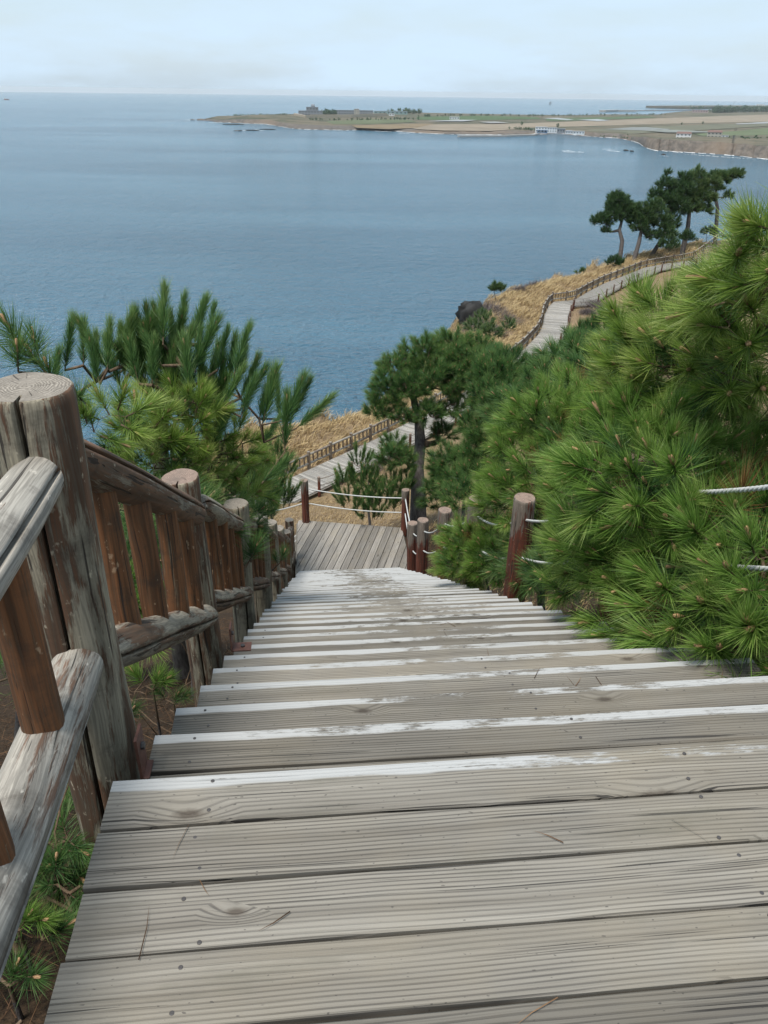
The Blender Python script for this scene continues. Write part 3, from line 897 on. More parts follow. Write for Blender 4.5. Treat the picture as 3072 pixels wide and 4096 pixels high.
for k in range(1, NSTEP):
    z = TOPZ - RISE * k; a = k * RUN
    e0 = RB.normal(0, .014); e1 = SW + RB.normal(0, .014)
    b = put_board(a - .0725, e0, e1, z, .145, M_NOSE, 'plank', None, RB.normal(0, .006), RB.normal(0, .0025))
    if k < 9:
        for xx in (-1.07, .1, 1.1):
            obj('screw', SCREW, b, (xx + RB.normal(0, .01), -.035 + RB.normal(0, .01), .0005)); obj('screw', SCREW, b, (xx + RB.normal(0, .01), .048, .0005))
    put_board(a - .2235, e0 + RB.normal(0, .006), e1 + RB.normal(0, .006), z - .001, .145, M_BOARD, 'plank', None, RB.normal(0, .006), RB.normal(0, .0025))
    rz = obj('riser', board_mesh('riser', SW - .03, RISE - .045, .03, M_BOARD, k), stairs, (SW / 2 - 1.2, a - RUN + .0, z + (RISE - .045) / 2 + .004 - TOPZ), (math.pi / 2, 0, 0))
for n_ in (.09, SW / 2, SW - .09):
    m = MB()
    p0 = (n_ - 1.2, -.05, -.30); p1 = (n_ - 1.2, 14.1, -.30 - RISE / RUN * 14.15)
    for (x0, x1) in ((-.035, .035),):
        a_, b_ = Vector(p0), Vector(p1)
        m.add([a_ + Vector((x0, 0, -.13)), a_ + Vector((x1, 0, -.13)), b_ + Vector((x1, 0, -.13)), b_ + Vector((x0, 0, -.13)),
               a_ + Vector((x0, 0, .09)), a_ + Vector((x1, 0, .09)), b_ + Vector((x1, 0, .09)), b_ + Vector((x0, 0, .09))],
              [(0, 3, 2, 1), (4, 5, 6, 7), (0, 1, 5, 4), (2, 3, 7, 6), (0, 4, 7, 3), (1, 2, 6, 5)])
    obj('stringer', m.mesh('stringer', M_BOARD), stairs)
    m = MB(); m.box(n_ - 1.235, n_ - 1.165, -2.1, -.06, -.19, -.038); obj('joist', m.mesh('joist', M_BOARD), stairs)

# ---- lower landing, boards laid askew
LZ = TOPZ - RISE * NSTEP
land = thing('lower_landing', 'pale plank landing at the foot of the stairway', 'landing', (*fr(15.2, 1.3, 0)[:2], LZ))
A_ = math.radians(11.5)
E_ = np.array([math.sin(A_), math.cos(A_)]); Q_ = np.array([math.cos(A_), -math.sin(A_)])
poly = [fr(13.92, -.06, 0)[:2], fr(13.92, 2.66, 0)[:2], fr(16.12, 2.66, 0)[:2], fr(16.70, .0, 0)[:2], fr(16.70, -.06, 0)[:2]]
org = fr(13.9, 0, 0)[:2]
def clip(P, nrm, c):
    out = []
    for i in range(len(P)):
        p, q = P[i], P[(i + 1) % len(P)]
        dp, dq = p @ nrm - c, q @ nrm - c
        if dp <= 0: out.append(p)
        if dp * dq < 0: out.append(p + (q - p) * dp / (dp - dq))
    return out
lc = np.array(land.location)[:2]
for i in range(-6, 26):
    q0 = i * .168; q1 = q0 + .153
    P = clip(clip(poly, Q_, org @ Q_ + q1), -Q_, -(org @ Q_ + q0))
    if len(P) < 3: continue
    cen = np.mean(P, axis=0)
    # local frame: x along the board
    loc = [np.array([(p - cen) @ E_, -((p - cen) @ Q_)]) for p in P]
    ar = sum(loc[k][0] * loc[(k + 1) % len(loc)][1] - loc[(k + 1) % len(loc)][0] * loc[k][1] for k in range(len(loc)))
    if abs(ar) < .02: continue
    if ar < 0: loc = loc[::-1]
    n = len(loc); m = MB()
    m.add([(x, y, 0) for x, y in loc] + [(x, y, -.035) for x, y in loc], [tuple(range(n)), tuple(range(2 * n - 1, n - 1, -1))] + [(k, n + k, n + (k + 1) % n, (k + 1) % n) for k in range(n)])
    b = obj('plank', m.mesh('plank', M_DECK), land, (*(cen - lc), RB.normal(0, .001)), (0, 0, math.pi / 2 - A_))
    xs = [p[0] for p in loc]
    for xx in (max(xs) - .09, (max(xs) + min(xs)) / 2 - .1, min(xs) + .12):
        for yy in (-.04, .04):
            obj('screw', SCREW, b, (xx + RB.normal(0, .012), yy, .0005), None, 1.5)
m = MB(); pl = [np.array([*(p - lc), 0]) for p in poly]
for i in range(len(pl)):
    a, b = pl[i], pl[(i + 1) % len(pl)]
    m.tube([a * .985 + np.array([0, 0, -.11]), b * .985 + np.array([0, 0, -.11])], .06, 4)
obj('beam', m.mesh('beam', M_BOARD), land)

# ---- log fence down the left side
FN = -.175
fence = thing('log_fence', 'rustic log fence with peeling brown stain along the left side of the stairway', 'fence', fr(.46, FN, TOPZ))
fb = np.array(fence.location)
posts = []
for i in range(-1, 8):
    a = .46 + 2.04 * i
    zt = -.64 - .607 * (a - .46) if i >= 0 else -.62
    if i == 7: zt = -8.93
    posts.append((a, zt))
for i, (a, zt) in enumerate(posts):
    base = TOPZ - .6 * max(a, 0) - .95
    n_ = FN - (.03 if i > 0 else 0)
    p = fr(a, n_, base) - fb
    me = log_mesh('post', zt - base, .107 + RB.normal(0, .002), [M_POST, M_END if i != 2 else M_ENDR], 30, 14, kerf=math.radians(-86 if i == 1 else RB.uniform(-160, -60)), seed=100 + i)
    obj('post', me, fence, p, (RB.normal(0, .006), RB.normal(0, .006) + (.022 if i == 1 else 0), TH), None)
def rail(a0, z0, a1, z1, r, n_, seed, mats, name):
    p, q = fr(a0, n_, z0), fr(a1, n_, z1)
    d = q - p; L = np.linalg.norm(d); u = d / L
    p = p + u * .075; L -= .15
    up = .42 if name == 'top_rail' else .0
    x = np.array([NV[0], NV[1], 0]) + np.array([0, 0, up])
    me = log_mesh(name, L, r, mats, 26, 10, kerf=0.0 if name == 'top_rail' else .15, seed=seed, dome=.03, wob=.003, kw=.013, kd=.022)
    obj(name, me, fence, p - fb, frame_quat(u, x))
for i in range(len(posts) - 1):
    (a0, t0), (a1, t1) = posts[i], posts[i + 1]
    if i == 0:
        t0 = t1
    o_ = .205
    rail(a0, t0 - (.165 if i else .205), a1, t1 - (.235 if i else .205), .070, FN + .012, 200 + i, [M_RAILB if i else M_RAIL, M_END], 'top_rail')
    rail(a0, t0 - (.84 if i else .79), a1, t1 - (.93 if i else .79), .073, FN + .012, 300 + i, [M_RAILB if i else M_RAIL, M_END], 'bottom_rail')
    for j in range(1, 5):
        q = j / 5 + RB.normal(0, .008) + (.0 if i else .02)
        a = a0 + (a1 - a0) * q; t_ = t0 + (t1 - t0) * q
        me = log_mesh('baluster', .71 if i else .60, .049, [M_SLAT, M_END], 18, 5, None, 400 + i * 10 + j, .002)
        obj('baluster', me, fence, fr(a, FN + .01, t_ - (.90 if i else .80)) - fb, (RB.normal(0, .01), RB.normal(0, .01), RB.uniform(0, 6)))
for px_, z, foot in (((578, 3085), TOPZ - RISE, False), ((930, 2592), TOPZ - RISE * 5, True)):
    m = MB(); m.box(-.004, .004, -.035, .035, 0, .15)
    br = obj('bracket', m.mesh('bracket', M_RUST), fence, atz(px_[0] / S, px_[1] / S, z) - fb, (0, 0, TH))
    m = MB(); m.box(.004, .10 if foot else .02, -.034, .036, .001, .008); obj('foot_plate', m.mesh('foot_plate', M_RUST), br)
    m = MB(); m.tube([(0, 0, .1), (.014, 0, .1)], .011, 6); m.tube([(.055, 0, .008), (.055, 0, .018)], .012 if foot else .0001, 6); obj('bolt', m.mesh('bolt', M_SCREW), br)

# ---- rope barrier down the right side
def rope_pts(p, q, sag, n_=16):
    p, q = np.array(p, float), np.array(q, float)
    return [p + (q - p) * t_ + np.array([0, 0, -sag * 4 * t_ * (1 - t_)]) for t_ in np.linspace(0, 1, n_)]
def rope_mesh(name, pts, r, mat, twist=True):
    m = MB()
    if not twist:
        m.tube(pts, r, 6); return m.mesh(name, mat, True)
    P = [Vector(p) for p in pts]
    # resample finely and lay three strands
    seglen = sum((P[i + 1] - P[i]).length for i in range(len(P) - 1))
    N = max(8, int(seglen / .018))
    cum = np.cumsum([0] + [(P[i + 1] - P[i]).length for i in range(len(P) - 1)])
    A = np.array(P)
    s_ = np.linspace(0, cum[-1], N)
    C = np.stack([np.interp(s_, cum, A[:, k]) for k in range(3)], 1)
    d = Vector(C[-1] - C[0]).normalized(); a = d.cross(Vector((0, 0, 1))).normalized(); b = a.cross(d)
    for q in range(3):
        ph = s_ * 55 + q * 2.094
        pp = C + (np.cos(ph)[:, None] * np.array(a) + np.sin(ph)[:, None] * np.array(b)) * r * .5
        m.tube(list(pp), r * .58, 5)
    return m.mesh(name, mat, True)
RP = [(.1, 2.50, -.36), (2.75, 2.50, -1.93), (4.95, 2.47, -3.36), (6.98, 2.48, -4.42), (9.05, 2.46, -5.70), (11.05, 2.45, -6.98), (12.47, 2.45, -7.84)]
rb = thing('rope_barrier', 'red-stained log posts with two white ropes along the right side of the stairway', 'barrier', fr(4.95, 2.47, -4.5))
rbo = np.array(rb.location)
lp_r = fr(16.02, 2.72, LZ + 1.16); lp_l = fr(16.62, .16, LZ + 1.22)
P_flight = ray(930 / S, 2009 / S); P_flight = P_flight * (18.9 / P_flight[1])
lp_2 = P_flight + np.array([0, 0, .2])
tops = [fr(*p) for p in RP] + [lp_r, lp_l, lp_2]
for i, p in enumerate(tops):
    hgt = 1.5 if i < 7 else 1.32
    me = log_mesh('post', hgt, .108 if i < 7 else .1, [M_RPOST, M_ENDR], 28, 12, kerf=math.radians(-62 if i != 8 else -95), seed=600 + i, kw=.012)
    obj('post', me, rb, p - np.array([0, 0, hgt]) - rbo, (RB.normal(0, .006), RB.normal(0, .006), TH))
for i in range(len(tops) - 1):
    for dz in (.24, .66):
        near = i < 6
        dz2 = dz
        pts = rope_pts(tops[i] - np.array([0, 0, dz]), tops[i + 1] - np.array([0, 0, dz2]), .10 if i < 7 else .07)
        obj('rope', rope_mesh('rope', [p - rbo for p in pts], (.0135 if near else .016), M_ROPE, near), rb)

# ---- second flight, leaving the landing to the left
fl2 = thing('lower_flight', 'short plank flight going down from the left edge of the lower landing', 'stairway', (*fr(15.4, -.1, 0)[:2], LZ))
d2 = lp_2[:2] - lp_l[:2]; d2 = d2 / np.linalg.norm(d2); ang2 = math.atan2(d2[1], d2[0])
for k in range(1, 14):
    for q in range(2):
        b = obj('plank', board_mesh('plank', 2.2, .145, .036, M_NOSE if q else M_BOARD, 900 + k * 2 + q), fl2, (d2[0] * (.30 * k - .22 + .15 * q) - .3 * d2[1] * 0, d2[1] * (.30 * k - .22 + .15 * q), -.18 * k), (0, 0, ang2 - math.pi / 2))

# ------------------------------------------------------------------ cliff-top boardwalk
def arclen(P):
    return np.concatenate([[0], np.cumsum(np.linalg.norm(np.diff(P, axis=0), axis=1))])
ws = arclen(WALK)
def wpos(s_):
    return np.array([np.interp(s_, ws, WALK[:, 0]), np.interp(s_, ws, WALK[:, 1])])
def wdir(s_, h=1.2):
    d = wpos(min(s_ + h, ws[-1])) - wpos(max(s_ - h, 0)); return d / np.linalg.norm(d)
WZ = BENCH + .12
walk = thing('cliff_boardwalk', 'grey plank boardwalk winding along the cliff top', 'boardwalk', (*wpos(30), WZ))
wo = np.array(walk.location)
ss = np.arange(.1, ws[-1], .2)
order = sorted(range(len(ss)), key=lambda i: np.linalg.norm(wpos(ss[i])))
near = set(order[:300])
pm = MB(); PL = [board_mesh('plank', 2.55, .188, .04, M_WALK, 2000 + k, 2) for k in range(6)]
for i, s_ in enumerate(ss):
    d = wdir(s_); r_n = np.array([d[1], -d[0]]); c_ = wpos(s_) + r_n * 1.5
    yaw = math.atan2(r_n[1], r_n[0]); z = WZ + RB.normal(0, .004)
    if i in near:
        obj('plank', PL[i % 6], walk, (c_[0] - wo[0], c_[1] - wo[1], z - WZ), (0, 0, yaw + RB.normal(0, .004)))
    else:
        rot = Matrix.Rotation(yaw, 3, 'Z')
        pm.box(-1.27, 1.27, -.094, .094, -.04, 0, 0, rot, (c_[0] - wo[0], c_[1] - wo[1], z - WZ))
po = obj('plank_run', pm.mesh('plank_run', M_WALK), walk); po['kind'] = 'stuff'
m = MB()
for off in (.26, 2.74):
    m.tube([np.array([*(wpos(s_) + np.array([wdir(s_)[1], -wdir(s_)[0]]) * off), WZ - .12]) - wo for s_ in np.arange(0, ws[-1], 1.0)], .09, 4)
obj('edge_beam', m.mesh('edge_beam', M_DECK), walk)

wf = thing('cliff_fence', 'brown log railing along the sea side of the cliff boardwalk', 'fence', (*wpos(20), WZ))
wfo = np.array(wf.location)
fp = np.concatenate([np.array([*wpos(s_), WZ]).reshape(1, 3) for s_ in np.arange(0, ws[-1], 2.08)] + [np.array([[46.5, 122.4, WZ + .15], [48.3, 123.6, WZ + 1.0], [50.1, 124.9, WZ + 1.9], [51.9, 126.2, WZ + 2.8]])])
POST = log_mesh('post', 1.45, .115, [M_FARLOG, M_END], 10, 2, None, 700)
BAL = log_mesh('baluster', .60, .055, [M_FARLOG, M_END], 7, 1, None, 701, .001)
for i, p in enumerate(fp):
    obj('post', POST, wf, p - wfo + np.array([0, 0, -.3]), (0, 0, RB.uniform(0, 6)))
    if i + 1 < len(fp):
        q = fp[i + 1]
        for zo, nm in ((.93, 'top_rail'), (.30, 'bottom_rail')):
            d = q - p
            me = log_mesh(nm, np.linalg.norm(d), .075, [M_RAIL, M_END], 8, 1, None, 702, .001)
            obj(nm, me, wf, p + np.array([0, 0, zo]) - wfo, frame_quat(d, (0, 0, 1)))
        for j in range(1, 5):
            obj('baluster', BAL, wf, p + (q - p) * j / 5 + np.array([0, 0, .31]) - wfo)

wr = thing('cliff_rope_barrier', 'thin brown posts with dark ropes on the inland side of the cliff boardwalk', 'barrier', (*wpos(20), WZ))
wro = np.array(wr.location)
STAKE = log_mesh('post', 1.35, .09, [M_RPOST, M_ENDR], 9, 2, None, 720)
prev = None
skip = (22.5, 58.0)
for s_ in np.arange(4.2, ws[-1], 3.0):
    d = wdir(s_); p = np.array([*(wpos(s_) + np.array([d[1], -d[0]]) * 2.95), WZ - .35])
    obj('post', STAKE, wr, p - wro)
    if prev is not None:
        for zo in (.75, 1.2):
            obj('rope', rope_mesh('rope', [x - wro for x in rope_pts(prev + np.array([0, 0, zo]), p + np.array([0, 0, zo]), .16, 8)], .022, M_ROPE_DARK, False), wr)
    prev = p
# stairs at the far end of the walk
fs = thing('far_steps', 'small plank steps climbing away at the far end of the boardwalk', 'stairway', (45.5, 120.2, WZ))
ds = np.array([.81, .58])
for k in range(1, 12):
    obj('plank', board_mesh('plank', 2.3, .30, .05, M_DECK, 950 + k, 1), fs, (ds[0] * .38 * k + .58 * .9, ds[1] * .38 * k - .81 * .9, .19 * k), (0, 0, math.atan2(ds[1], ds[0]) - math.pi / 2))

# ------------------------------------------------------------------ vegetation
def norm(a):
    return a / np.maximum(np.linalg.norm(a, axis=-1, keepdims=True), 1e-9)

def needles(O, D, L, w, bend, tint, R, segs=2):
    """thin tapering blades from O along D, drooping by bend"""
    n = len(O)
    side = norm(np.cross(D, R.normal(0, 1, (n, 3))))
    L = L[:, None]; w = np.asarray(w).reshape(-1, 1) * np.ones((n, 1))
    if segs == 1:
        tip = O + D * L + bend * L
        V = np.stack([O - side * w, O + side * w, tip], 1).reshape(-1, 3)
        T = (np.arange(n) * 3)[:, None] + np.array([0, 1, 2])
        tt = np.stack([tint - .25, tint - .25, tint + .2], 1).ravel()
        return V, T, tt
    mid = O + D * L * .55 + bend * L * .28
    tip = O + D * L + bend * L
    V = np.stack([O - side * w, O + side * w, mid - side * w * .8, mid + side * w * .8, tip], 1).reshape(-1, 3)
    T = ((np.arange(n) * 5)[:, None, None] + np.array([[0, 1, 3], [0, 3, 2], [2, 3, 4]])).reshape(-1, 3)
    tt = np.stack([tint - .3, tint - .3, tint, tint, tint + .22], 1).ravel()
    return V, T, tt

def merge(parts):
    Vs, Ts, Ms, Tt, o = [], [], [], [], 0
    for V, T, mi, tt in parts:
        Vs.append(V); Ts.append(T + o); Ms.append(np.full(len(T), mi)); Tt.append(tt); o += len(V)
    return np.concatenate(Vs), np.concatenate(Ts), np.concatenate(Ms), np.concatenate(Tt)

def cone_tube(pts, rad, seg=5):
    pts = np.array(pts, float); n = len(pts); V = []
    for i in range(n):
        t_ = norm((pts[min(i + 1, n - 1)] - pts[max(i - 1, 0)])[None])[0]
        a = np.cross(t_, [.21, .93, .3]); a /= max(np.linalg.norm(a), 1e-6); b = np.cross(t_, a)
        for k in range(seg):
            w_ = 2 * math.pi * k / seg
            V.append(pts[i] + rad[i] * (math.cos(w_) * a + math.sin(w_) * b))
    T = []
    for i in range(n - 1):
        for k in range(seg):
            k2 = (k + 1) % seg
            T += [(i * seg + k, i * seg + k2, (i + 1) * seg + k2), (i * seg + k, (i + 1) * seg + k2, (i + 1) * seg + k)]
    return np.array(V), np.array(T)

def shoot_geo(seed, N, stem, nl, width, lo, hi, segs=2, bud=True, start=.15, dead=0.0):
    """a pine shoot along +z: needles all round, spreading at the base, closing towards the tip"""
    R = np.random.default_rng(seed)
    t_ = start + (1 - start) * R.random(N) ** .8
    az = R.uniform(0, 6.283, N)
    an = np.radians(hi + (lo - hi) * t_ + R.normal(0, 8, N))
    D = np.stack([np.sin(an) * np.cos(az), np.sin(an) * np.sin(az), np.cos(an)], 1)
    bendx = .05 * math.sin(seed)
    O = np.stack([bendx * t_ * t_ * stem, .0 * t_, t_ * stem], 1)
    L = nl * R.uniform(.72, 1.08, N)
    bend = np.stack([R.normal(0, .05, N), R.normal(0, .05, N), np.where(an > .9, -.02, .10)], 1) + D * 0
    tint = np.clip(.45 + .22 * (t_ - .5) + R.normal(0, .15, N), 0, 1)
    V, T, tt = needles(O, D, L, width, bend, tint, R, segs)
    parts = [(V, T, 0, tt)]
    zz = np.linspace(0, 1, 4)
    V, T = cone_tube(np.stack([bendx * zz * zz * stem, 0 * zz, zz * stem], 1), [.007, .0065, .006, .005], 5)
    parts.append((V, T, 1, np.full(len(V), .5)))
    if bud:
        hgt = R.uniform(.035, .095)
        V, T = cone_tube([(bendx * stem, 0, stem - .004), (bendx * stem, 0, stem + hgt * .45), (bendx * stem + .004, 0, stem + hgt), (bendx * stem + .004, 0, stem + hgt + .006)], [.009, .014, .010, .001], 6)
        parts.append((V, T, 2, np.full(len(V), .5)))
    return merge(parts)

def shoot_set(name, cnt, seed, mats, **kw):
    geos = [shoot_geo(seed + i, **kw) for i in range(cnt)]
    return geos, [tri_mesh('shoot', V, T, mats, mi, tt) for V, T, mi, tt in geos]

MATS = [M_NEEDLE, M_TWIG, M_BUD]
MATSL = [M_NEEDLE_LT, M_TWIG, M_BUD]
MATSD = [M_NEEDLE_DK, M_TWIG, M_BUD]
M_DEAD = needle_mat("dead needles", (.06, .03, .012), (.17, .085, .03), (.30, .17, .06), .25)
TUFT_B = shoot_set('tuft', 3, 33, [M_DEAD, M_TWIG, M_BUD], N=110, stem=.15, nl=.19, width=.0020, lo=14, hi=110, bud=False)
TUFT = shoot_set('tuft', 7, 10, MATS, N=185, stem=.17, nl=.190, width=.0021, lo=8, hi=80, start=.22)
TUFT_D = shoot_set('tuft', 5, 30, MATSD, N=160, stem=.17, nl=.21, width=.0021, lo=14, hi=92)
TUFT_L = shoot_set('tuft', 6, 40, MATSL, N=185, stem=.18, nl=.195, width=.0021, lo=8, hi=80, start=.22)
CANDLE = shoot_set('candle', 6, 50, MATSD, N=540, stem=.46, nl=.19, width=.0022, lo=12, hi=36, start=.04)
MID = shoot_set('mid', 6, 70, MATSD, N=110, stem=.18, nl=.23, width=.0052, lo=14, hi=80, segs=1)
MIDL = shoot_set('midl', 6, 80, MATS, N=120, stem=.18, nl=.22, width=.0042, lo=14, hi=85, segs=1)
MIDC = shoot_set('midc', 4, 90, MATSD, N=150, stem=.40, nl=.18, width=.0048, lo=14, hi=46, segs=1)
FARN = [M_NEEDLE_FAR, M_TWIG, M_BUD]
FAR = shoot_set('far', 5, 110, FARN, N=34, stem=.25, nl=.38, width=.024, lo=12, hi=85, segs=1, bud=False)

def quats(D, R):
    out = []
    for d in D:
        q = Vector((0, 0, 1)).rotation_difference(Vector(d))
        out.append(q @ Quaternion((0, 0, 1), R.uniform(0, 6.283)))
    return out

def skeleton(tips, trunk, R, tip_r=.007, power=.46, droop=.12):
    """join every tip to the trunk through a branching net; returns polylines with radii"""
    nodes = [np.array(p, float) for p, r in trunk]; par = [-1] + list(range(len(trunk) - 1)); ntr = len(trunk)
    order = np.argsort([np.min([np.linalg.norm(t_ - p) for p in nodes]) for t_ in tips])
    A = np.array(nodes)
    leafs = []
    for k in order:
        t_ = tips[k]
        dv = t_ - A
        dd = np.linalg.norm(dv, axis=1)
        cost = dd + np.maximum(0, -dv[:, 2]) * .8
        cost[0] += .4
        j = int(np.argmin(cost))
        p = A[j]; d = t_ - p; L = np.linalg.norm(d)
        q = max(1, min(4, int(L / .22)))
        prev = j; new = []
        for i in range(1, q + 1):
            f = i / q
            pt = p + d * f + np.array([0, 0, -droop * L * 4 * f * (1 - f) * .5]) + (R.normal(0, .03 * L / q, 3) if i < q else 0)
            new.append(pt); par.append(prev); nodes.append(pt); prev = len(nodes) - 1
        A = np.concatenate([A, np.array(new)])
        leafs.append(prev)
    w_ = np.zeros(len(nodes))
    for j in leafs:
        while j >= 0:
            w_[j] += 1; j = par[j]
    rad = tip_r * np.maximum(w_, 1) ** power
    for i, (p, r) in enumerate(trunk):
        rad[i] = r
    for i in range(ntr, len(nodes)):
        rad[i] = min(rad[i], rad[par[i]] * .85)
    return nodes, par, rad, ntr

FRAME_POINT = np.zeros(3)
def in_view(p):
    x, y, z = p @ np.array(_r), p @ np.array(_u), p @ np.array(_F)
    return z > .2 and abs(x / z) < .53 and abs(y / z) < .70

PLANTS = 0
def pine(name, label, cat, trunk, clumps, n, sset, up=.5, group=None, seed=1, tips=None, dirs=None, size=1.0, maxparts=300, fill=.72, tip_r=.007, far=False, spread=.35, lean=(0, 0, 0), inset=None, gap=.10):
    """trunk: [(point, radius)], clumps: [(centre, radius)] of foliage; n shoots"""
    global PLANTS
    PLANTS += 1
    R = np.random.default_rng(seed)
    base = np.array(trunk[0][0], float)
    root = thing(name, label, cat, base, 0, group)
    Pt, Dt, In = [], [], []
    if clumps:
        w_ = np.array([r ** 2 for c, r in clumps]); w_ /= w_.sum()
        C = np.array([c for c, r in clumps]); Rr = np.array([r for c, r in clumps])
        ins = inset if inset is not None else {id(TUFT): .21, id(TUFT_D): .22, id(TUFT_L): .20, id(CANDLE): .25, id(MID): .16, id(MIDL): .18, id(MIDC): .2, id(FAR): .25}.get(id(sset), 0) * size
        Rr = np.maximum(Rr - ins, Rr * .3)
        tries = 0
        while len(Pt) < n and tries < n * 40:
            tries += 1
            k = R.choice(len(C), p=w_)
            d = norm(R.normal(0, 1, (1, 3)))[0]
            d[2] *= .8
            if d[2] < -.55: continue
            rr_ = Rr[k] * (fill + (1 - fill) * R.random())
            inner = R.random() < .25
            if inner: rr_ *= .5
            p = C[k] + d * rr_
            # keep tips off the inside of other clumps
            oth = np.linalg.norm((p - C) / Rr[:, None], axis=1); oth[k] = 9
            if oth.min() < .62: continue
            if Pt and len(Pt) < 900:
                if np.min(np.linalg.norm(np.array(Pt) - p, axis=1)) < gap * size: continue
            gzz = float(gz(p[0], p[1]))
            if p[2] < gzz + .1: continue
            Pt.append(p); In.append(inner)
            dd = d * (1 - up) + np.array([0, 0, up]) + R.normal(0, spread, 3) * .5 + np.array(lean)
            Dt.append(norm(dd[None])[0])
    if tips is not None:
        Pt = Pt + [np.array(p, float) for p in tips]; Dt = Dt + [norm(np.array(d, float)[None])[0] for d in dirs]
    Pt = np.array(Pt); Dt = np.array(Dt)
    nodes, par, rad, ntr = skeleton(Pt, trunk, R, tip_r)
    # trunk
    tp = [np.array(p) - base for p, r in trunk]
    V, T = cone_tube(tp, [r for p, r in trunk], 10 if not far else 6)
    obj('trunk', tri_mesh('trunk', V, T, M_BARK, smooth_=True), root)
    limbs = {}; rootof = {}
    for i in range(ntr, len(nodes)):
        j = par[i]
        rootof[i] = i if j < ntr else rootof[j]
        V, T = cone_tube([nodes[j] - base, nodes[i] - base], [min(rad[j], rad[i] * 1.6), rad[i]], 5 if rad[i] > .012 or not far else 3)
        limbs.setdefault(rootof[i], []).append((V, T, 0, np.zeros(len(V))))
    for parts in limbs.values():
        V, T, mi_, tt = merge(parts)
        obj('branch', tri_mesh('branch', V, T, M_BARK if far else M_TWIG, None, None, True), root)
    geos, meshes = sset
    Q = quats(Dt, R)
    sc_ = size * R.uniform(.72, 1.22, len(Pt))
    dist_ = np.linalg.norm(Pt, axis=1) + np.array([0 if in_view(p) else 50 for p in Pt])
    near_ = set(np.argsort(dist_)[:maxparts]) if maxparts else set()
    rest = []
    for i in range(len(Pt)):
        k = int(R.integers(len(meshes)))
        dk_ = TUFT_B[1] if (sset is TUFT and R.random() < .035) else TUFT_D[1] if (i < len(In) and In[i] and (sset is TUFT or sset is TUFT_L)) else None  # inner shoots take the dark set: shade inside the crown put into needle colour
        if i in near_:
            o = bpy.data.objects.new('shoot', dk_[k % len(dk_)] if dk_ else meshes[k]); COL.objects.link(o); o.parent = root
            o.rotation_mode = 'QUATERNION'; o.rotation_quaternion = Q[i]
            o.location = Pt[i] - base; o.scale = (sc_[i],) * 3
        else:
            V, T, mi_, tt = geos[k]
            Mx = np.array(Q[i].to_matrix()) * sc_[i]
            rest.append((V @ Mx.T + (Pt[i] - base), T, mi_, np.clip(tt + R.normal(0, .09), 0, 1)))
    if rest:
        Vs, Ts, Ms, Tt, off = [], [], [], [], 0
        for V, T, mi_, tt in rest:
            Vs.append(V); Ts.append(T + off); Ms.append(mi_); Tt.append(tt); off += len(V)
        me = tri_mesh('crown', np.concatenate(Vs), np.concatenate(Ts), meshes[0].materials[:], np.concatenate(Ms), np.concatenate(Tt))
        c_ = obj('crown', me, root); c_['kind'] = 'stuff'
    return root

def ground_at(p, sink=.05):
    return np.array([p[0], p[1], float(gz(p[0], p[1])) - sink])

def C_(lst):
    return [(at(u, v, d), r) for u, v, d, r in lst]

def stem_up(base, top, r0, k=5, wig=.06, seed=0):
    R = np.random.default_rng(seed); b, t_ = np.array(base), np.array(top); out = []
    L = np.linalg.norm(t_ - b)
    for i in range(k):
        f = i / (k - 1)
        p = b + (t_ - b) * f + (R.normal(0, wig * L * .4, 3) * np.array([1, 1, .2]) if 0 < i < k - 1 else 0)
        out.append((p, r0 * (1 - .7 * f)))
    return out

# ---- young pines crowding the right side of the stairway
G_ = 'young pines right of the stairway'
cl = C_([(1560, 1310, 3.9, .50), (1650, 1410, 3.5, .44), (1420, 1270, 4.5, .48), (1330, 1190, 5.0, .48), (1480, 1180, 4.4, .5), (1620, 1210, 3.9, .5), (1720, 1300, 3.5, .5), (1450, 1370, 4.2, .42), (1285, 1230, 5.6, .42), (1560, 1420, 3.7, .38), (1370, 1330, 4.6, .36), (1262, 1170, 6.0, .36), (1230, 1290, 5.4, .28)])
b = ground_at(fr(2.3, 3.3, 0)); pine('young_pine', 'large fresh green young pine spilling long needles over the right end of the upper treads', 'pine', stem_up(b, at(1600, 1200, 4.3), .055, seed=1), cl, 300, TUFT, .30, G_, 101, lean=(-.12, -.22, 0), gap=.12)
cl = C_([(1370, 1040, 4.5, .44), (1440, 1080, 4.3, .44), (1300, 1000, 5.0, .42), (1400, 960, 4.7, .42), (1490, 1030, 4.6, .46), (1600, 1040, 4.8, .42), (1690, 1090, 4.6, .42), (1290, 1090, 5.8, .45), (1430, 940, 5.4, .46), (1560, 910, 5.0, .46), (1670, 900, 4.8, .44), (1270, 1100, 6.1, .38), (1330, 960, 5.8, .36)])
b = ground_at(fr(3.4, 3.9, 0)); pine('young_pine', 'green young pine around the half-hidden white rope, above the one over the treads', 'pine', stem_up(b, at(1540, 950, 5.2), .055, seed=2), cl, 300, TUFT, .30, G_, 102, lean=(-.12, -.22, 0), gap=.12)
cl = C_([(1420, 820, 5.4, .48), (1510, 790, 5.0, .48), (1630, 800, 4.4, .46), (1400, 730, 5.6, .38), (1470, 690, 5.2, .38), (1560, 690, 4.6, .40), (1650, 690, 4.0, .40), (1360, 850, 5.8, .36), (1330, 800, 6.0, .3)])
b = ground_at(fr(3.9, 4.4, 0)); pine('young_pine', 'tall yellow-green young pine at right with upright buds, below the topmost pine', 'pine', stem_up(b, at(1560, 720, 5.1), .06, seed=3), cl, 290, TUFT_L, .34, G_, 103, lean=(-.12, -.22, 0), gap=.12)
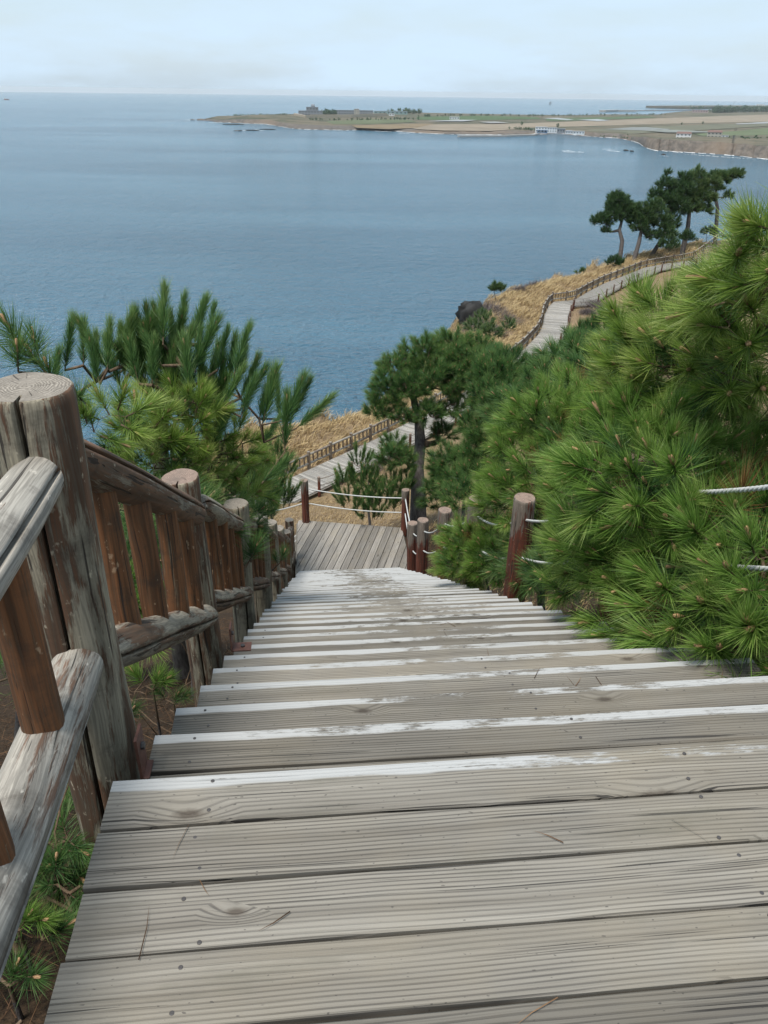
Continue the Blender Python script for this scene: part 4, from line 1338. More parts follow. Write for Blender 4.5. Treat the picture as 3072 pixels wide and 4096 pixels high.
cl = C_([(1600, 560, 3.8, .28), (1655, 600, 3.7, .32), (1660, 530, 3.6, .27), (1715, 490, 3.4, .28), (1730, 580, 3.5, .35), (1600, 640, 4.0, .27)])
b = ground_at(fr(2.4, 4.0, 0)); pine('young_pine', 'topmost pine in the upper right corner rising in front of the sea', 'pine', stem_up(b, at(1700, 590, 3.9), .05, seed=4), cl, 130, TUFT_L, .25, G_, 104, lean=(-.2, -.15, 0), gap=.10)
cl = C_([(1135, 1015, 8.6, .55), (1190, 930, 8.6, .62), (1130, 1090, 8.3, .55), (1240, 870, 8.9, .52), (1128, 955, 8.9, .40), (1250, 980, 8.2, .6), (1210, 1050, 7.9, .55), (1290, 900, 8.4, .5), (1180, 1140, 7.9, .45)])
b = ground_at(fr(7.2, 3.6, 0)); pine('young_pine', 'bright green bushy pine behind the nearest red rope post', 'pine', stem_up(b, at(1190, 960, 9.0), .06, seed=5), cl, 300, TUFT, .34, G_, 105, size=1.0, lean=(-.1, -.2, 0), gap=.11)
cl = C_([(1020, 1185, 9.9, .50), (1065, 1165, 9.9, .46), (1000, 1225, 9.7, .40), (1070, 1220, 9.5, .44)])
b = ground_at(fr(6.4, 2.75, 0)); pine('pine_bush', 'low rounded green pine bush between two red rope posts', 'pine bush', stem_up(b, at(1040, 1190, 9.9), .03, 4, seed=6), cl, 170, TUFT, .2, None, 106, size=.80, lean=(-.15, -.15, 0), gap=.09)
cl = C_([(1250, 830, 13, .8), (1180, 870, 13, .75), (1310, 820, 12, .8), (1330, 900, 11, .8), (1130, 900, 13.5, .65), (1240, 780, 13.5, .6)])
b = ground_at(at(1260, 960, 13.5)); pine('young_pine', 'mid-green pine half hidden between the bright bushy pine and the dark pines beyond', 'pine', stem_up(b, at(1250, 850, 13.3), .07, seed=7), cl, 280, MID, .3, G_, 107)
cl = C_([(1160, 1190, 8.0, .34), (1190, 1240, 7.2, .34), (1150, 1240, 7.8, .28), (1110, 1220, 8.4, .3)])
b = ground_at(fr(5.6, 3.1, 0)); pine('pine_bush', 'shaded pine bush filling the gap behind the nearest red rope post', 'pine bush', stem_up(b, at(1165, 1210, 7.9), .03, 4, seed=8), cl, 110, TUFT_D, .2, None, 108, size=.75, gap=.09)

# ---- darker pines on the slope beyond
def T_(lst):
    return [(at(u, v, d), r) for u, v, d, r in lst]
tr = T_([(905, 1105, 23.2, .26), (903, 1060, 23, .22), (901, 1010, 23, .20), (908, 960, 23, .17), (905, 910, 23, .14), (893, 860, 23, .10), (885, 800, 23, .06)])
tr[0] = (ground_at(tr[0][0]), .28)
cl = C_([(835, 868, 22.6, .62), (860, 805, 23, .70), (915, 775, 23, .85), (975, 765, 23.4, .85), (1035, 775, 23.6, .8), (815, 895, 22.4, .38), (890, 845, 22.2, .55), (955, 830, 22.4, .75), (1020, 830, 23, .8), (975, 890, 22.6, .55), (925, 895, 22.0, .42), (1050, 870, 23.4, .6), (870, 905, 22.2, .4), (845, 965, 22, .42), (870, 1000, 22, .45), (960, 940, 23, .45), (845, 840, 22.6, .7), (1000, 800, 23, 1.0), (930, 820, 22.8, .9), (1060, 820, 23, .8), (850, 990, 21.5, .5)])
pine('pine_tree', 'dark pine tree with a bare forked grey trunk standing just beyond the lower landing', 'pine tree', tr, cl, 1150, MID, .42, None, 110, maxparts=300, size=1.0, tip_r=.010)
cl = C_([(1095, 800, 19, .62), (1165, 812, 19.5, .55), (1262, 748, 20, .72), (1310, 725, 20, .7), (1120, 850, 18.5, .7), (1200, 815, 18.5, .8), (1280, 790, 18.5, .8), (1070, 775, 20, .4), (1065, 820, 18.5, .7), (1075, 870, 18, .75), (1110, 910, 17.5, .7), (1190, 840, 19, .75), (1265, 785, 19.5, .85)])
b = ground_at(at(1190, 900, 19.5)); pine('pine_tree', 'dense dark pine crown in front of the cliff boardwalk, right of the forked pine', 'pine tree', stem_up(b, at(1190, 780, 19.8), .12, seed=9), cl, 900, MID, .55, None, 111, maxparts=300, size=.95, tip_r=.009)
cl = C_([(985, 1010, 18.5, .7), (1015, 1050, 17.5, .65), (960, 1050, 20, .6), (1040, 990, 18, .65), (1000, 1080, 17, .5), (940, 1085, 20.5, .45), (1060, 940, 18, .6), (1030, 930, 18.5, .5)])
b = ground_at(at(1005, 1090, 18.5)); pine('pine_bush', 'dark shaded pine bush to the right of the bare forked trunk', 'pine bush', stem_up(b, at(1000, 1020, 18.8), .07, seed=10), cl, 380, MID, .45, None, 112)
cl = C_([(790, 1050, 21.8, .6), (830, 1085, 21.2, .65), (760, 1095, 21.0, .5), (860, 1060, 21.6, .55), (800, 1105, 20.8, .55), (740, 1050, 22, .4), (780, 1000, 22.2, .4)])
b = ground_at(at(800, 1130, 21.8)); pine('pine_sapling', 'young pine behind the two ropes of the lower landing with upright shoots', 'pine', stem_up(b, at(795, 1040, 22), .05, seed=11), cl, 190, MIDC, .72, None, 113, spread=.3, size=.95)
cl = C_([(600, 1030, 17.5, .5), (565, 1070, 16.5, .55), (612, 1085, 17, .4), (585, 990, 18, .4), (540, 1050, 16, .5), (575, 1110, 16, .45)])
b = ground_at(at(585, 1120, 17)); pine('pine_sapling', 'young pine left of the lower landing behind the fence posts', 'pine', stem_up(b, at(590, 1040, 17.2), .05, seed=12), cl, 150, MIDC, .72, None, 114, spread=.3)

# ---- the big pine left of the fence
tips, dirs = [], []
def brush(u0, v0, u1, v1, d, d1=None):
    p, q = at(u0, v0, d), at(u1, v1, d1 or d)
    L = np.linalg.norm(q - p); k = max(1, round(L / .55))
    tips.append(p); dirs.append(q - p)
R_ = np.random.default_rng(77)
for u0, v0, u1, v1 in [(388, 735, 404, 620), (420, 745, 442, 632), (352, 745, 356, 642), (395, 790, 420, 690), (450, 740, 462, 650), (368, 760, 372, 665), (180, 790, 182, 692), (232, 800, 236, 702), (282, 785, 290, 690), (318, 770, 330, 672), (255, 770, 262, 690),
                       (470, 800, 492, 700), (505, 810, 536, 708), (520, 860, 564, 762), (450, 850, 470, 752), (435, 830, 440, 735), (490, 845, 505, 760), (410, 850, 400, 770), (340, 830, 335, 740), (300, 830, 282, 752), (365, 850, 372, 770), (262, 840, 236, 765), (395, 880, 415, 805), (215, 830, 196, 750),
                       (566, 918, 590, 832), (604, 905, 602, 868), (628, 905, 678, 808), (640, 925, 682, 888), (610, 925, 640, 850), (560, 905, 575, 850), (480, 880, 512, 815), (520, 900, 545, 830), (430, 900, 455, 835), (350, 790, 318, 735), (380, 815, 350, 752), (420, 800, 452, 728), (140, 800, 150, 735)]:
    brush(u0, v0, u1, v1, 6.9 + R_.uniform(-.5, .5))
_b = list(zip(tips, dirs))
for p, d in _b[::2]:
    for q in range(1):
        o_ = np.array([R_.normal(0, .08), R_.normal(0, .16), R_.uniform(-.32, -.06)])
        tips.append(p + o_); dirs.append(d + np.array([R_.normal(0, .12), R_.normal(0, .12), 0]))
trunk = T_([(360, 1180, 7.4, .10), (352, 1050, 7.3, .085), (345, 960, 7.2, .075), (352, 880, 7.1, .06), (372, 810, 7.0, .05), (388, 740, 6.95, .03)])
trunk = [(ground_at(trunk[0][0]), .11)] + trunk[1:]
cl = C_([(345, 780, 7.0, .34), (300, 800, 6.9, .30), (400, 830, 7.0, .30), (250, 800, 6.7, .26), (450, 900, 7.2, .34), (330, 860, 7.0, .36)])
pine('pine_tree', 'dark pine left of the fence raising bottle-brush shoots against the sea', 'pine tree', trunk, cl, 30, CANDLE, .72, None, 120, tips, dirs, size=.80, spread=.3, tip_r=.012)
cl = C_([(385, 930, 6.5, .36), (310, 950, 6.1, .36), (450, 950, 6.8, .32), (240, 900, 5.7, .30), (190, 870, 5.2, .24), (490, 1000, 7.2, .34), (420, 1010, 6.7, .34), (330, 1010, 6.3, .3), (250, 960, 5.8, .28), (540, 1000, 7.6, .28), (560, 1060, 8, .25), (460, 1050, 7.2, .3), (200, 930, 5.5, .28), (400, 900, 6.6, .4), (350, 1010, 6.4, .4), (500, 960, 7.3, .34), (510, 1060, 7.6, .34)])
b = ground_at(at(380, 1150, 7.2)); pine('young_pine', 'low bright yellow-green pine just behind the stair fence on the left', 'pine', stem_up(b, at(370, 960, 6.8), .06, seed=14), cl, 260, TUFT_L, .42, None, 121, size=.92, gap=.12, lean=(.1, -.2, 0))
cl = C_([(75, 775, 4.9, .20), (105, 805, 4.9, .2), (50, 815, 4.8, .2), (130, 850, 4.9, .2)])
b = ground_at(at(60, 1100, 4.9)); pine('young_pine', 'spiky green pine top poking up behind the first thick fence post', 'pine', stem_up(b, at(80, 840, 5.0), .04, seed=15), cl, 22, TUFT_D, .75, None, 122, size=1.0)
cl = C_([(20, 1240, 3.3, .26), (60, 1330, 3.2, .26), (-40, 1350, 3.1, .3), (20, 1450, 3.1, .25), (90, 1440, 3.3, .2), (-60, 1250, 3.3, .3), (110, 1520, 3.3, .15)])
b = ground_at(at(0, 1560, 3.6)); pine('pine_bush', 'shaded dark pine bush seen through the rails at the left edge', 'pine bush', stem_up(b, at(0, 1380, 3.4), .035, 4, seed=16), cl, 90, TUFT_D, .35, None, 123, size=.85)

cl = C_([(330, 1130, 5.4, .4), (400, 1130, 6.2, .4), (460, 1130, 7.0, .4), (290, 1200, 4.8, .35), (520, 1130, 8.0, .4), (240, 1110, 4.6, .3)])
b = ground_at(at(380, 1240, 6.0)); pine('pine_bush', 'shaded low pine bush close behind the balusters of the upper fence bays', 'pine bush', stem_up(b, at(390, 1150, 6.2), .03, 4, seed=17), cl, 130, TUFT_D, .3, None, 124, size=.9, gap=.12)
cl = C_([(250, 1200, 8.5, .6), (310, 1260, 8.2, .55), (210, 1290, 7.6, .5), (340, 1200, 9, .6), (270, 1330, 7.4, .45), (400, 1190, 9.5, .6), (150, 1180, 8, .6)])
b = ground_at(at(270, 1330, 8.4)); pine('pine_bush', 'deep green pine scrub on the slope seen between the balusters of the first fence bay', 'pine bush', stem_up(b, at(290, 1240, 8.6), .04, 4, seed=18), cl, 200, MIDL, .3, None, 125, gap=.1)
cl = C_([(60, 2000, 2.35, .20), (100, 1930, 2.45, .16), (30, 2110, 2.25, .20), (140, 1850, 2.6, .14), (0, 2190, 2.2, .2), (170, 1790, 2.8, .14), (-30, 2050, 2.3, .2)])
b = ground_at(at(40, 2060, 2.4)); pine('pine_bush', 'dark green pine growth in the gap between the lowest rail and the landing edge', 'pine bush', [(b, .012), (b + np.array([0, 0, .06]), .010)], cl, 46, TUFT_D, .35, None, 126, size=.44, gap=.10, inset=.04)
# twigs poking through the fence
def sprig(label, u, v, d, ends, sset, seed, size=.8):
    tp = [at(a, b_, d) for a, b_, c, e in ends]; dr = [at(c, e, d) - at(a, b_, d) for a, b_, c, e in ends]
    base = at(u, v, d)
    return pine('pine_sprig', label, 'pine sprig', [(base, .012), (base + (tp[0] - base) * .5, .010)], [], 0, sset, tips=tp, dirs=dr, seed=seed, size=size, group='pine sprigs along the fence')
sprig('pine sprig poking through the fence beside the third post', 470, 1250, 6.6, [(543, 1215, 540, 1150), (540, 1210, 560, 1170), (530, 1225, 510, 1190)], TUFT_D, 130, .75)
sprig('small pine sprig poking through the fence above the middle of the stairs', 575, 1245, 9.5, [(605, 1215, 618, 1180), (600, 1220, 590, 1190)], TUFT_D, 131, .75)
sprig('little green sprig between the balusters beside the first post', 262, 1225, 3.6, [(275, 1215, 290, 1190)], TUFT_D, 132, .30)
for k, (u, v, a, b_, d, sz, lab) in enumerate([(40, 2010, 88, 1965, 2.25, .42, 'bright green pine tuft on the ground at the left edge below the rail'), (20, 2130, 45, 2085, 2.1, .42, 'green pine tuft lying in the bottom left corner'), (120, 1830, 165, 1855, 2.5, .42, 'drooping green pine tuft beside the top stair edge, under the rail'),
                                           (330, 1490, 350, 1455, 4.2, .5, 'yellowish pine tuft on the litter below the second fence bay'), (375, 1520, 395, 1490, 4.2, .45, 'dark pine tuft beside the stair ends under the fence'), (255, 1560, 262, 1520, 3.8, .45, 'pine tuft low behind the foot of the first post'), (150, 1930, 175, 1960, 2.4, .36, 'small pine tuft dangling by the landing edge')]):
    base = at(u, v, d)
    g0 = ground_at(base)
    tp = [base, base + np.array([.03, .02, .01]), base + np.array([-.05, .03, 0])]
    dv = at(a, b_, d) - base; up_ = np.array([0, 0, np.linalg.norm(dv) * .4])
    pine('pine_seedling', lab, 'pine seedling', [(g0, .008), (g0 * .4 + base * .6, .007)], [], 0, TUFT_D if k not in (0, 3) else TUFT, tips=tp, dirs=[dv + up_, dv * .6 + up_ + np.array([.05, -.05, 0]), dv * .5 + up_ + np.array([-.08, 0, 0])], seed=140 + k, size=sz, group='pine seedlings under the fence')

# ---- wind-swept pines on the far bluff
def far_tree(label, tpts, cl, n, seed, size=1.55):
    tr = T_(tpts); tr[0] = (ground_at(tr[0][0], .3), tr[0][1])
    pine('pine_tree', label, 'pine tree', tr, C_([(a_, b_, c_, r_ * 1.28) for a_, b_, c_, r_ in cl]), n, FAR, .45, 'wind-swept pines on the bluff', seed, maxparts=0, size=size, far=True, tip_r=.022, fill=.6, lean=(.1, 0, 0), inset=.3, gap=.085)
far_tree('leftmost wind-swept pine of the bluff, its bough stretching out over the sea', [(1341, 549, 117, .36), (1344, 520, 117, .30), (1338, 497, 117, .25), (1345, 470, 117, .18), (1338, 440, 117, .1)], [(1336, 442, 117, 1.5), (1300, 478, 117, 1.1), (1284, 479, 117, .6), (1355, 462, 117, 1.4), (1325, 466, 117, 1.3), (1308, 500, 117, .6), (1368, 480, 117, 1.0), (1330, 428, 117, .9)], 620, 150)
far_tree('second pine on the bluff with a kinked dark trunk', [(1370, 552, 116, .36), (1380, 525, 116, .30), (1385, 500, 116, .24), (1392, 470, 116, .15)], [(1395, 470, 116, 1.4), (1382, 492, 116, 1.1), (1412, 452, 116, 1.4), (1430, 485, 116, 1.3), (1408, 512, 116, .9), (1440, 505, 116, 1.2), (1375, 455, 116, .9)], 620, 151)
far_tree('tallest ragged pine at the middle of the bluff group', [(1405, 548, 119, .36), (1440, 500, 119, .28), (1450, 450, 119, .22), (1446, 400, 119, .12)], [(1445, 435, 119, 1.6), (1437, 400, 119, 1.2), (1441, 377, 119, .5), (1475, 410, 119, 1.5), (1465, 450, 119, 1.6), (1420, 420, 119, 1.1), (1480, 385, 119, .9), (1450, 480, 119, 1.3)], 680, 152)
far_tree('broad flat-topped pine right of the middle of the bluff group', [(1478, 522, 120, .42), (1486, 490, 120, .34), (1490, 450, 120, .26), (1500, 410, 120, .14)], [(1500, 395, 120, 1.6), (1512, 425, 120, 1.6), (1536, 397, 120, 1.3), (1495, 450, 120, 1.3), (1522, 455, 120, 1.0), (1480, 430, 120, 1.3), (1530, 430, 120, 1.0), (1505, 378, 120, 1.0)], 680, 153)
far_tree('rightmost pine on the bluff with a bare curving trunk and a flag-shaped crown', [(1556, 480, 123, .34), (1550, 450, 123, .28), (1545, 425, 123, .22), (1550, 395, 123, .12)], [(1560, 388, 123, 1.0), (1590, 380, 123, .8), (1542, 385, 123, .9), (1575, 382, 123, .9), (1572, 424, 123, .6), (1552, 410, 123, .7), (1603, 377, 123, .4)], 340, 154)
def far_bush(label, u, v, d, r, n, seed, name='pine_bush'):
    cl = C_([(u, v, d, r), (u + 10, v + 3, d, r * .8), (u - 9, v + 3, d, r * .7)])
    b = ground_at(at(u, v + 8, d)); pine(name, label, 'pine bush', [(b, .06), (b + np.array([0, 0, .5]), .05)], cl, n, FAR, .55, 'pine bushes on the bluff', seed, maxparts=0, size=1.2, far=True, tip_r=.012)
far_bush('dark pine bush under the trees, left of the broad flat-topped pine', 1445, 528, 115, 1.5, 110, 160)
far_bush('dark pine bush at the foot of the broad flat-topped pine', 1485, 512, 117, 1.2, 80, 161)
far_bush('round pine bush beside the boardwalk rail at the foot of the kinked pine', 1328, 565, 112, 1.1, 80, 162)
far_bush('lone little pine bush on the cliff rim above the dark rock', 1073, 623, 92, .75, 60, 163)
far_bush('tiny pine bush on the skyline of the dry grass', 1258, 588, 112, .5, 25, 164)
far_bush('pine bush on the skyline right of the trees', 1530, 500, 121, 1.0, 50, 165)
cl = C_([(1440, 640, 62, .5), (1448, 660, 62, .7), (1432, 665, 62, .6), (1460, 648, 62, .35)])
b = ground_at(at(1443, 700, 62)); pine('pine_sapling', 'young pine with a tall leader in front of the bare lawn', 'pine', stem_up(b, at(1443, 600, 62), .06, seed=21), cl, 60, FAR, .75, None, 166, maxparts=0, far=True, size=.8, tips=[at(1443, 620, 62)], dirs=[(0, 0, 1)])
cl = C_([(1045, 690, 62, .9), (1025, 705, 60, .9), (1100, 705, 46, .5), (1060, 720, 55, .9)])
b = ground_at(at(1045, 730, 60)); pine('pine_bush', 'dark pine scrub on the cliff slope left of the boardwalk', 'pine bush', [(b, .06), (b + np.array([0, 0, .6]), .05)], cl, 120, FAR, .55, None, 167, maxparts=0, far=True, size=.9)

# ---- dry grass, brush, litter
def blades(P, h, w, lean, tint, R):
    n = len(P)
    D = norm(np.stack([R.normal(0, .32, n) + lean[0], R.normal(0, .32, n) + lean[1], np.ones(n)], 1))
    bend = np.stack([R.normal(.18 + lean[0] * .5, .22, n), R.normal(-.1, .22, n), R.uniform(-.45, -.1, n)], 1)
    return needles(P, D, h, w, bend, tint, R)
RG = np.random.default_rng(55)
def scatter(n, xr, yr, test):
    x = RG.uniform(*xr, n); y = RG.uniform(*yr, n)
    k = test(x, y)
    x, y = x[k], y[k]
    return np.stack([x, y, gz(x, y) - .03], 1)
wd_side = lambda x, y: poly_dist(x, y, WALK)
def seaward(x, y):
    """left of the fence line"""
    s_ = np.zeros(np.shape(x), bool)
    best = np.full(np.shape(x), 1e9); sg = np.zeros(np.shape(x))
    for (ax, ay), (bx, by) in zip(WALK[:-1], WALK[1:]):
        dx, dy = bx - ax, by - ay
        t_ = np.clip(((x - ax) * dx + (y - ay) * dy) / (dx * dx + dy * dy), 0, 1)
        d_ = np.hypot(x - ax - t_ * dx, y - ay - t_ * dy)
        m_ = d_ < best; best = np.where(m_, d_, best); sg = np.where(m_, dx * (y - ay) - dy * (x - ax), sg)
    return sg > 0
P = scatter(420000, (-16, 52), (43, 138), lambda x, y: (cliff_sd(x, y) > -2.5) & seaward(x, y) & (wd_side(x, y) > .35) & (cliff_sd(x, y) < 14))
clump = lump(P[:, 0], P[:, 1], 2.2, 5)
keep = RG.random(len(P)) < np.clip(.72 + .3 * clump, .12, 1)
P = P[keep]; clump = clump[keep]
P = P[:70000]; clump = clump[:70000]
hgt = RG.uniform(.5, 1.05, len(P)) * np.clip(1 + .25 * clump, .6, 1.5)
V, T, tt = blades(P, hgt, RG.uniform(.012, .03, len(P)), (.22, .05), np.clip(RG.normal(.60, .2, len(P)) + .12 * clump, 0, 1), RG)
tag(obj('dry_grass', tri_mesh('dry_grass', V, T, M_STRAW, None, tt)), 'tall golden dry grass between the boardwalk rail and the cliff edge', None, kind='stuff')
def right_of_steps(x, y):
    a = (x - L0[0]) * DV[0] + (y - L0[1]) * DV[1]; n_ = (x - L0[0]) * NV[0] + (y - L0[1]) * NV[1]
    return ((a > 17.2) | (n_ > 2.9)) & (~seaward(x, y) | (wd_side(x, y) > 3)) & ((wd_side(x, y) > 3.2)) & (cliff_sd(x, y) > 1)
P = np.concatenate([scatter(90000, (-12, 14), (9, 50), right_of_steps)[:60000], scatter(40000, (3.5, 30), (-2, 40), lambda x, y: ((x - L0[0]) * NV[0] + (y - L0[1]) * NV[1]) > 4.2)])
V, T, tt = blades(P, RG.uniform(.10, .30, len(P)), RG.uniform(.004, .010, len(P)), (.1, 0), np.clip(RG.normal(.40, .2, len(P)), 0, 1), RG)
tag(obj('withered_grass', tri_mesh('withered_grass', V, T, M_STRAW, None, tt)), 'short withered grass on the slope below the landing', None, kind='stuff')
P = scatter(60000, (-14, 60), (41, 128), lambda x, y: (~seaward(x, y)) & (wd_side(x, y) > 3.05) & (wd_side(x, y) < 5.5))
P = np.concatenate([P[:9000], scatter(60000, (-14, 50), (41, 125), lambda x, y: seaward(x, y) & (wd_side(x, y) < .5))[:9000]])
V, T, tt = blades(P, RG.uniform(.12, .4, len(P)), RG.uniform(.008, .02, len(P)), (.1, 0), np.clip(RG.normal(.38, .2, len(P)), 0, 1), RG)
tag(obj('verge_grass', tri_mesh('verge_grass', V, T, M_STRAW, None, tt)), 'thin dead grass along the verges of the boardwalk', None, kind='stuff')

def brush_bush(label, u, v, d, r, seed, n=700):
    R = np.random.default_rng(seed)
    c = ground_at(at(u, v, d))
    O = c + np.stack([R.normal(0, r * .5, n), R.normal(0, r * .5, n), np.zeros(n)], 1)
    O[:, 2] = gz(O[:, 0], O[:, 1])
    D = norm(np.stack([R.normal(0, .5, n), R.normal(0, .5, n), R.uniform(.3, 1, n)], 1))
    O = O + D * R.uniform(0, r * .35, n)[:, None]
    V, T, tt = needles(O - c, D, R.uniform(.35, .8, n) * r, .014, np.stack([R.normal(0, .2, n), R.normal(0, .2, n), R.normal(0, .1, n)], 1), np.clip(R.normal(.5, .2, n), 0, 1), R)
    root = thing('bare_shrub', label, 'shrub', c, 0, 'bare shrubs on the bluff')
    obj('twig', tri_mesh('twig', V, T, M_BRUSH, None, tt), root)['kind'] = 'stuff'
    V, T = cone_tube([(0, 0, -.1), (0, 0, r * .3)], [.05, .03], 5)
    obj('stem', tri_mesh('stem', V, T, M_BARK), root)
for q, (u, v, d, r, lab) in enumerate([(925, 0, 0, 0, '')][:0] + [(1040, 672, 88, 1.5, 'grey leafless shrub beside the dark cliff rock'), (1068, 668, 86, 1.6, 'mauve leafless shrub below the golden grass'), (1098, 680, 84, 1.4, 'leafless shrub nearest the boardwalk rail on the cliff slope'), (1025, 700, 82, 1.4, 'leafless shrub lowest on the cliff slope'),
                                       (1065, 705, 80, 1.4, 'leafless shrub just above the dark pine scrub'), (1150, 612, 100, 1.2, 'thin leafless shrub on the skyline of the golden grass'), (1120, 620, 97, 1.0, 'leafless shrub on the grass rim right of the lone pine bush'), (1285, 655, 92, 1.1, 'grey shrub inland of the boardwalk bend'), (1310, 660, 90, 1.2, 'grey shrub between the boardwalk stakes and the pines'),
                                       (1270, 672, 88, .9, 'small grey shrub below the boardwalk bend'), (800, 905, 50, .8, 'straggling leafless shrub at the cliff edge left of the forked pine'), (770, 898, 53, .6, 'small leafless shrub at the end of the near golden grass')]):
    brush_bush(lab, u, v, d, r, 300 + q)
P = scatter(60000, (-4.5, 4.6), (-.5, 13), lambda x, y: (((x - L0[0]) * NV[0] + (y - L0[1]) * NV[1]) < .15) | (((x - L0[0]) * NV[0] + (y - L0[1]) * NV[1]) > 2.3))[:26000]
n = len(P)
D = norm(np.stack([RG.normal(0, 1, n), RG.normal(0, 1, n), RG.normal(.15, .25, n)], 1))
V, T, tt = needles(P + np.array([0, 0, .045]), D, RG.uniform(.08, .2, n), .0016, np.stack([RG.normal(0, .1, n), RG.normal(0, .1, n), RG.normal(-.1, .1, n)], 1), np.clip(RG.normal(.5, .22, n), 0, 1), RG, 1)
tag(obj('needle_litter', tri_mesh('needle_litter', V, T, M_LITTER, None, tt)), 'brown fallen pine needles under the fence', None, kind='stuff')
def deck_bits():
    n = 46
    a = RG.uniform(-1.9, 3.2, n); q = RG.uniform(.1, 2.3, n)
    k = np.maximum(np.ceil(a / RUN), 0)
    P = np.stack([*(L0[:, None] + DV[:, None] * a + NV[:, None] * q), TOPZ - RISE * k + .006], 1)
    D = norm(np.stack([RG.normal(0, 1, n), RG.normal(0, 1, n), np.zeros(n)], 1))
    V, T, tt = needles(P, D, RG.uniform(.05, .13, n), .0014, np.stack([RG.normal(0, .12, n), RG.normal(0, .12, n), np.zeros(n)], 1), np.clip(RG.normal(.6, .25, n), 0, 1), RG)
    tag(obj('fallen_needles', tri_mesh('fallen_needles', V, T, M_LITTER, None, tt)), 'loose dry pine needles lying on the deck boards', None, kind='stuff')
deck_bits()
def dead_twigs():
    parts = []
    for i in range(160):
        x, y = RG.uniform(-2.6, -.75), RG.uniform(.3, 7)
        z = float(gz(x, y)) + .05
        p = np.array([x, y, z]); pts = [p]
        d = norm(np.array([[RG.normal(), RG.normal(), RG.uniform(0, .5)]]))[0]
        for k in range(4):
            d = norm((d + RG.normal(0, .35, 3))[None])[0]; pts.append(pts[-1] + d * RG.uniform(.08, .16))
        V, T = cone_tube(pts, [.006, .005, .004, .003, .002], 4); parts.append((V, T, 0, np.full(len(V), .4)))
    V, T, mi_, tt = merge(parts)
    tag(obj('dead_twigs', tri_mesh('dead_twigs', V, T, M_TWIG)), 'tangle of dead brown twigs under the fence', None, kind='stuff')
dead_twigs()
rock('sea_rock', 'black rock at the cliff rim below the golden grass', atz(1018, 682, BENCH + .2), 1.5, 1.6, 1.5, 71)

# ---- far trees
def far_clump(name, px, z, n, h, seed, label):
    """far-off wood: many little crowns of leaf clumps"""
    R = np.random.default_rng(seed)
    W = np.array([atz(u, v, z) for u, v in px])
    parts = []
    for i in range(n):
        f = R.random() * (len(W) - 1); k = int(f); p = W[k] + (W[k + 1] - W[k]) * (f - k)
        p = p + np.array([R.normal(0, 6), R.normal(0, 14), 0])
        hh = h * R.uniform(.6, 1.2); m_ = 26
        d = norm(R.normal(0, 1, (m_, 3))); O = p + d * np.array([hh * .45, hh * .45, hh * .5]) * R.uniform(.4, 1, (m_, 1)) + np.array([0, 0, hh * .55])
        V, T, tt = needles(O - d * hh * .12, d, np.full(m_, hh * .34), hh * .13, np.zeros((m_, 3)), np.clip(R.normal(.4, .2, m_), 0, 1), R, 1)
        parts.append((V, T, 0, tt))
        V, T = cone_tube([p + np.array([0, 0, -1]), p + np.array([0, 0, hh * .5])], [hh * .04, hh * .03], 4)
        parts.append((V, T, 1, np.zeros(len(V))))
    V, T, mi_, tt = merge(parts)
    return tag(obj(name, tri_mesh(name, V, T, [M_NEEDLE_FAR, M_BARK], mi_, tt)), label, None, kind='stuff')
far_clump('far_wood', [(1540, 244), (1580, 243), (1659, 241.5), (1760, 241)], LAND, 260, 20, 81, 'dark bluish wood on the far coast at the right edge')
far_clump('far_wood', [(1490, 237), (1560, 235.5), (1660, 235)], LAND, 60, 18, 82, 'dark trees around the far harbour')
far_clump('far_wood', [(698, 249), (722, 248)], LAND, 26, 14, 83, 'dark trees between the domed building and the long grey one')
far_clump('far_wood', [(838, 246.5), (880, 245), (905, 246)], LAND, 40, 15, 84, 'dark tree belt behind the long wall of the far point')
far_clump('far_wood', [(905, 253), (980, 251), (1060, 250), (1160, 251.5), (1250, 250.5), (1330, 249.5), (1440, 249)], LAND, 110, 7, 85, 'scattered hedge trees between the far fields')
far_clump('far_wood', [(670, 261), (760, 260), (860, 258.5), (905, 259)], LAND, 60, 6, 86, 'dotted hedge below the long tan wall')
far_clump('far_wood', [(490, 251.5), (560, 249.5), (620, 249)], LAND + 5, 36, 5, 87, 'low scrub on top of the far point')
far_clump('far_wood', [(1565, 307), (1600, 305), (1640, 302), (1700, 300)], LAND, 46, 5, 88, 'dark orchard trees by the bay at the right edge')
far_clump('far_wood', [(1105, 279), (1140, 281), (1152, 283)], LAND, 22, 5, 89, 'scrub just left of the white shore building')
far_clump('far_wood', [(1280, 295), (1340, 298), (1400, 303), (1450, 303)], LAND, 26, 3, 90, 'low bushes along the seawall of the bay')
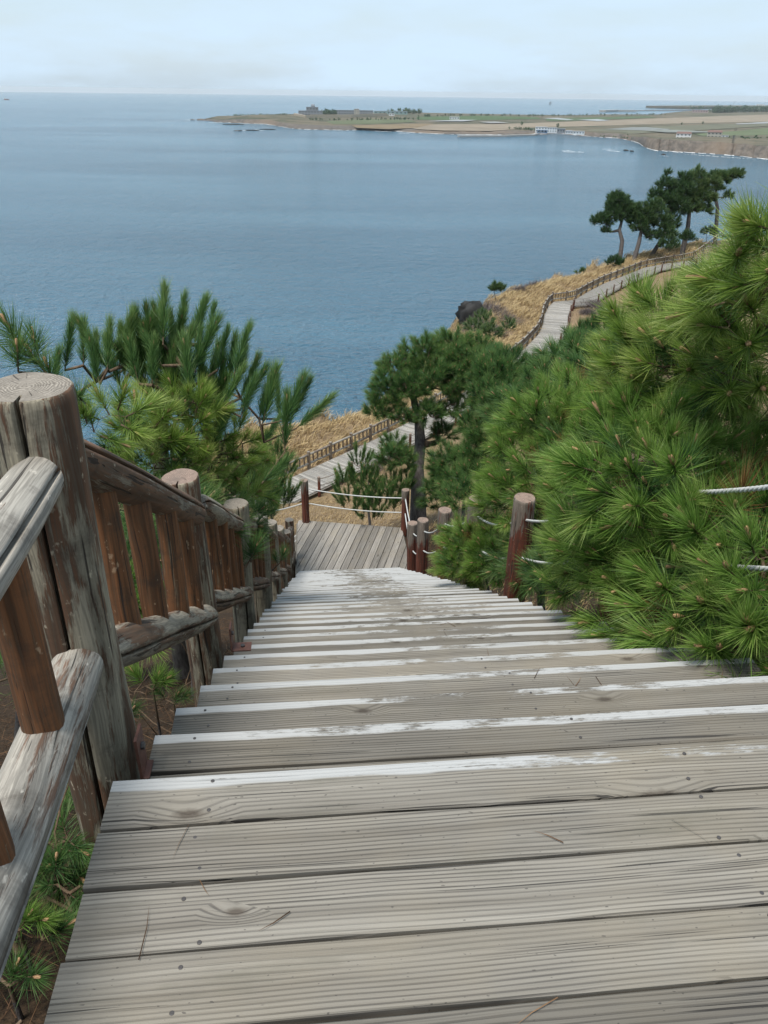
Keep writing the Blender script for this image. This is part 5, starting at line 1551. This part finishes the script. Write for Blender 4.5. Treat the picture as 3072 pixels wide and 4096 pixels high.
for q, (u, v, h, lab) in enumerate([(1472, 270, 6, 'round dark bush alone in the tan field, left one'), (1518, 268.5, 7, 'round dark bush alone in the tan field, right one'), (1356, 295.5, 4, 'dark shrub on the shore road right of the low cottages'), (1127, 271, 8, 'slim tree on the shore left of the white building'), (1204, 276, 9, 'slim tree rising behind the white shore building'),
                                    (1575, 303, 6, 'small round tree in front of the orchard, left one'), (1601, 301, 6, 'small round tree in front of the orchard, middle one'), (1632, 300, 6, 'small round tree in front of the orchard, right one')]):
    R = np.random.default_rng(400 + q); P = atz(u, v, LAND); m_ = 60
    root = thing('coast_tree', lab, 'tree', P, 0, 'single trees on the far coast')
    d = norm(R.normal(0, 1, (m_, 3))); O = d * np.array([h * .4, h * .4, h * .42]) * R.uniform(.5, 1, (m_, 1)) + np.array([0, 0, h * .6])
    V, T, tt = needles(O - d * h * .1, d, np.full(m_, h * .3), h * .09, np.zeros((m_, 3)), np.clip(R.normal(.4, .2, m_), 0, 1), R, 1)
    obj('crown', tri_mesh('crown', V, T, M_NEEDLE_FAR, None, tt), root)
    V, T = cone_tube([(0, 0, -1), (0, 0, h * .6)], [h * .05, h * .03], 6); obj('trunk', tri_mesh('trunk', V, T, M_BARK), root)
for q, (u, v, lab) in enumerate([(1514, 306.5, 'white car parked by the white house above the bay'), (1560, 308, 'white van on the lane right of the grey-cream house')]):
    P = atz(u, v, LAND + .3); root = thing('parked_car', lab, 'car', P, .2)
    m = MB(); m.add([(-2.6, -1, .35), (2.6, -1, .35), (2.6, 1, .35), (-2.6, 1, .35), (-2.6, -1, 1.0), (2.6, -1, .95), (2.6, 1, .95), (-2.6, 1, 1.0)], [(3, 2, 1, 0), (4, 5, 6, 7), (0, 1, 5, 4), (1, 2, 6, 5), (2, 3, 7, 6), (3, 0, 4, 7)])
    obj('body', m.mesh('body', M_WHITE), root)
    m = MB(); hh = 1.65 + .5 * q; m.add([(-1.9, -.9, .98), (1.3, -.9, .98), (1.3, .9, .98), (-1.9, .9, .98), (-1.5, -.8, hh), (.5 + .6 * q, -.8, hh), (.5 + .6 * q, .8, hh), (-1.5, .8, hh)], [(4, 5, 6, 7), (0, 1, 5, 4), (1, 2, 6, 5), (2, 3, 7, 6), (3, 0, 4, 7)])
    obj('cabin', m.mesh('cabin', M_WHITE), root)
    for x in (-1.6, 1.6):
        for y in (-1, 1):
            m = MB(); m.tube([(x, y * .85, .35), (x, y * 1.02, .35)], .35, 10); obj('wheel', m.mesh('wheel', M_SCREW), root)

# ------------------------------------------------------------------ air
HAZE = 0.00004
if HAZE:
    hz = bpy.data.materials.new("haze air"); hz.use_nodes = True
    nt = hz.node_tree; nt.nodes.clear()
    o_ = nt.nodes.new('ShaderNodeOutputMaterial'); v_ = nt.nodes.new('ShaderNodeVolumePrincipled')
    v_.inputs['Color'].default_value = (.94, .98, 1.0, 1); v_.inputs['Density'].default_value = HAZE; v_.inputs['Anisotropy'].default_value = 0.2
    nt.links.new(v_.outputs[0], o_.inputs['Volume'])
    m = MB(); m.box(-33000, 33000, -33000, 33000, SEA - 90, 9)
    tag(obj('haze', m.mesh('haze', hz)), 'thin sea haze between the viewer and the horizon', None, kind='stuff')
print("tris", sum(len(me.polygons) for me in bpy.data.meshes), "objects", len(bpy.data.objects))
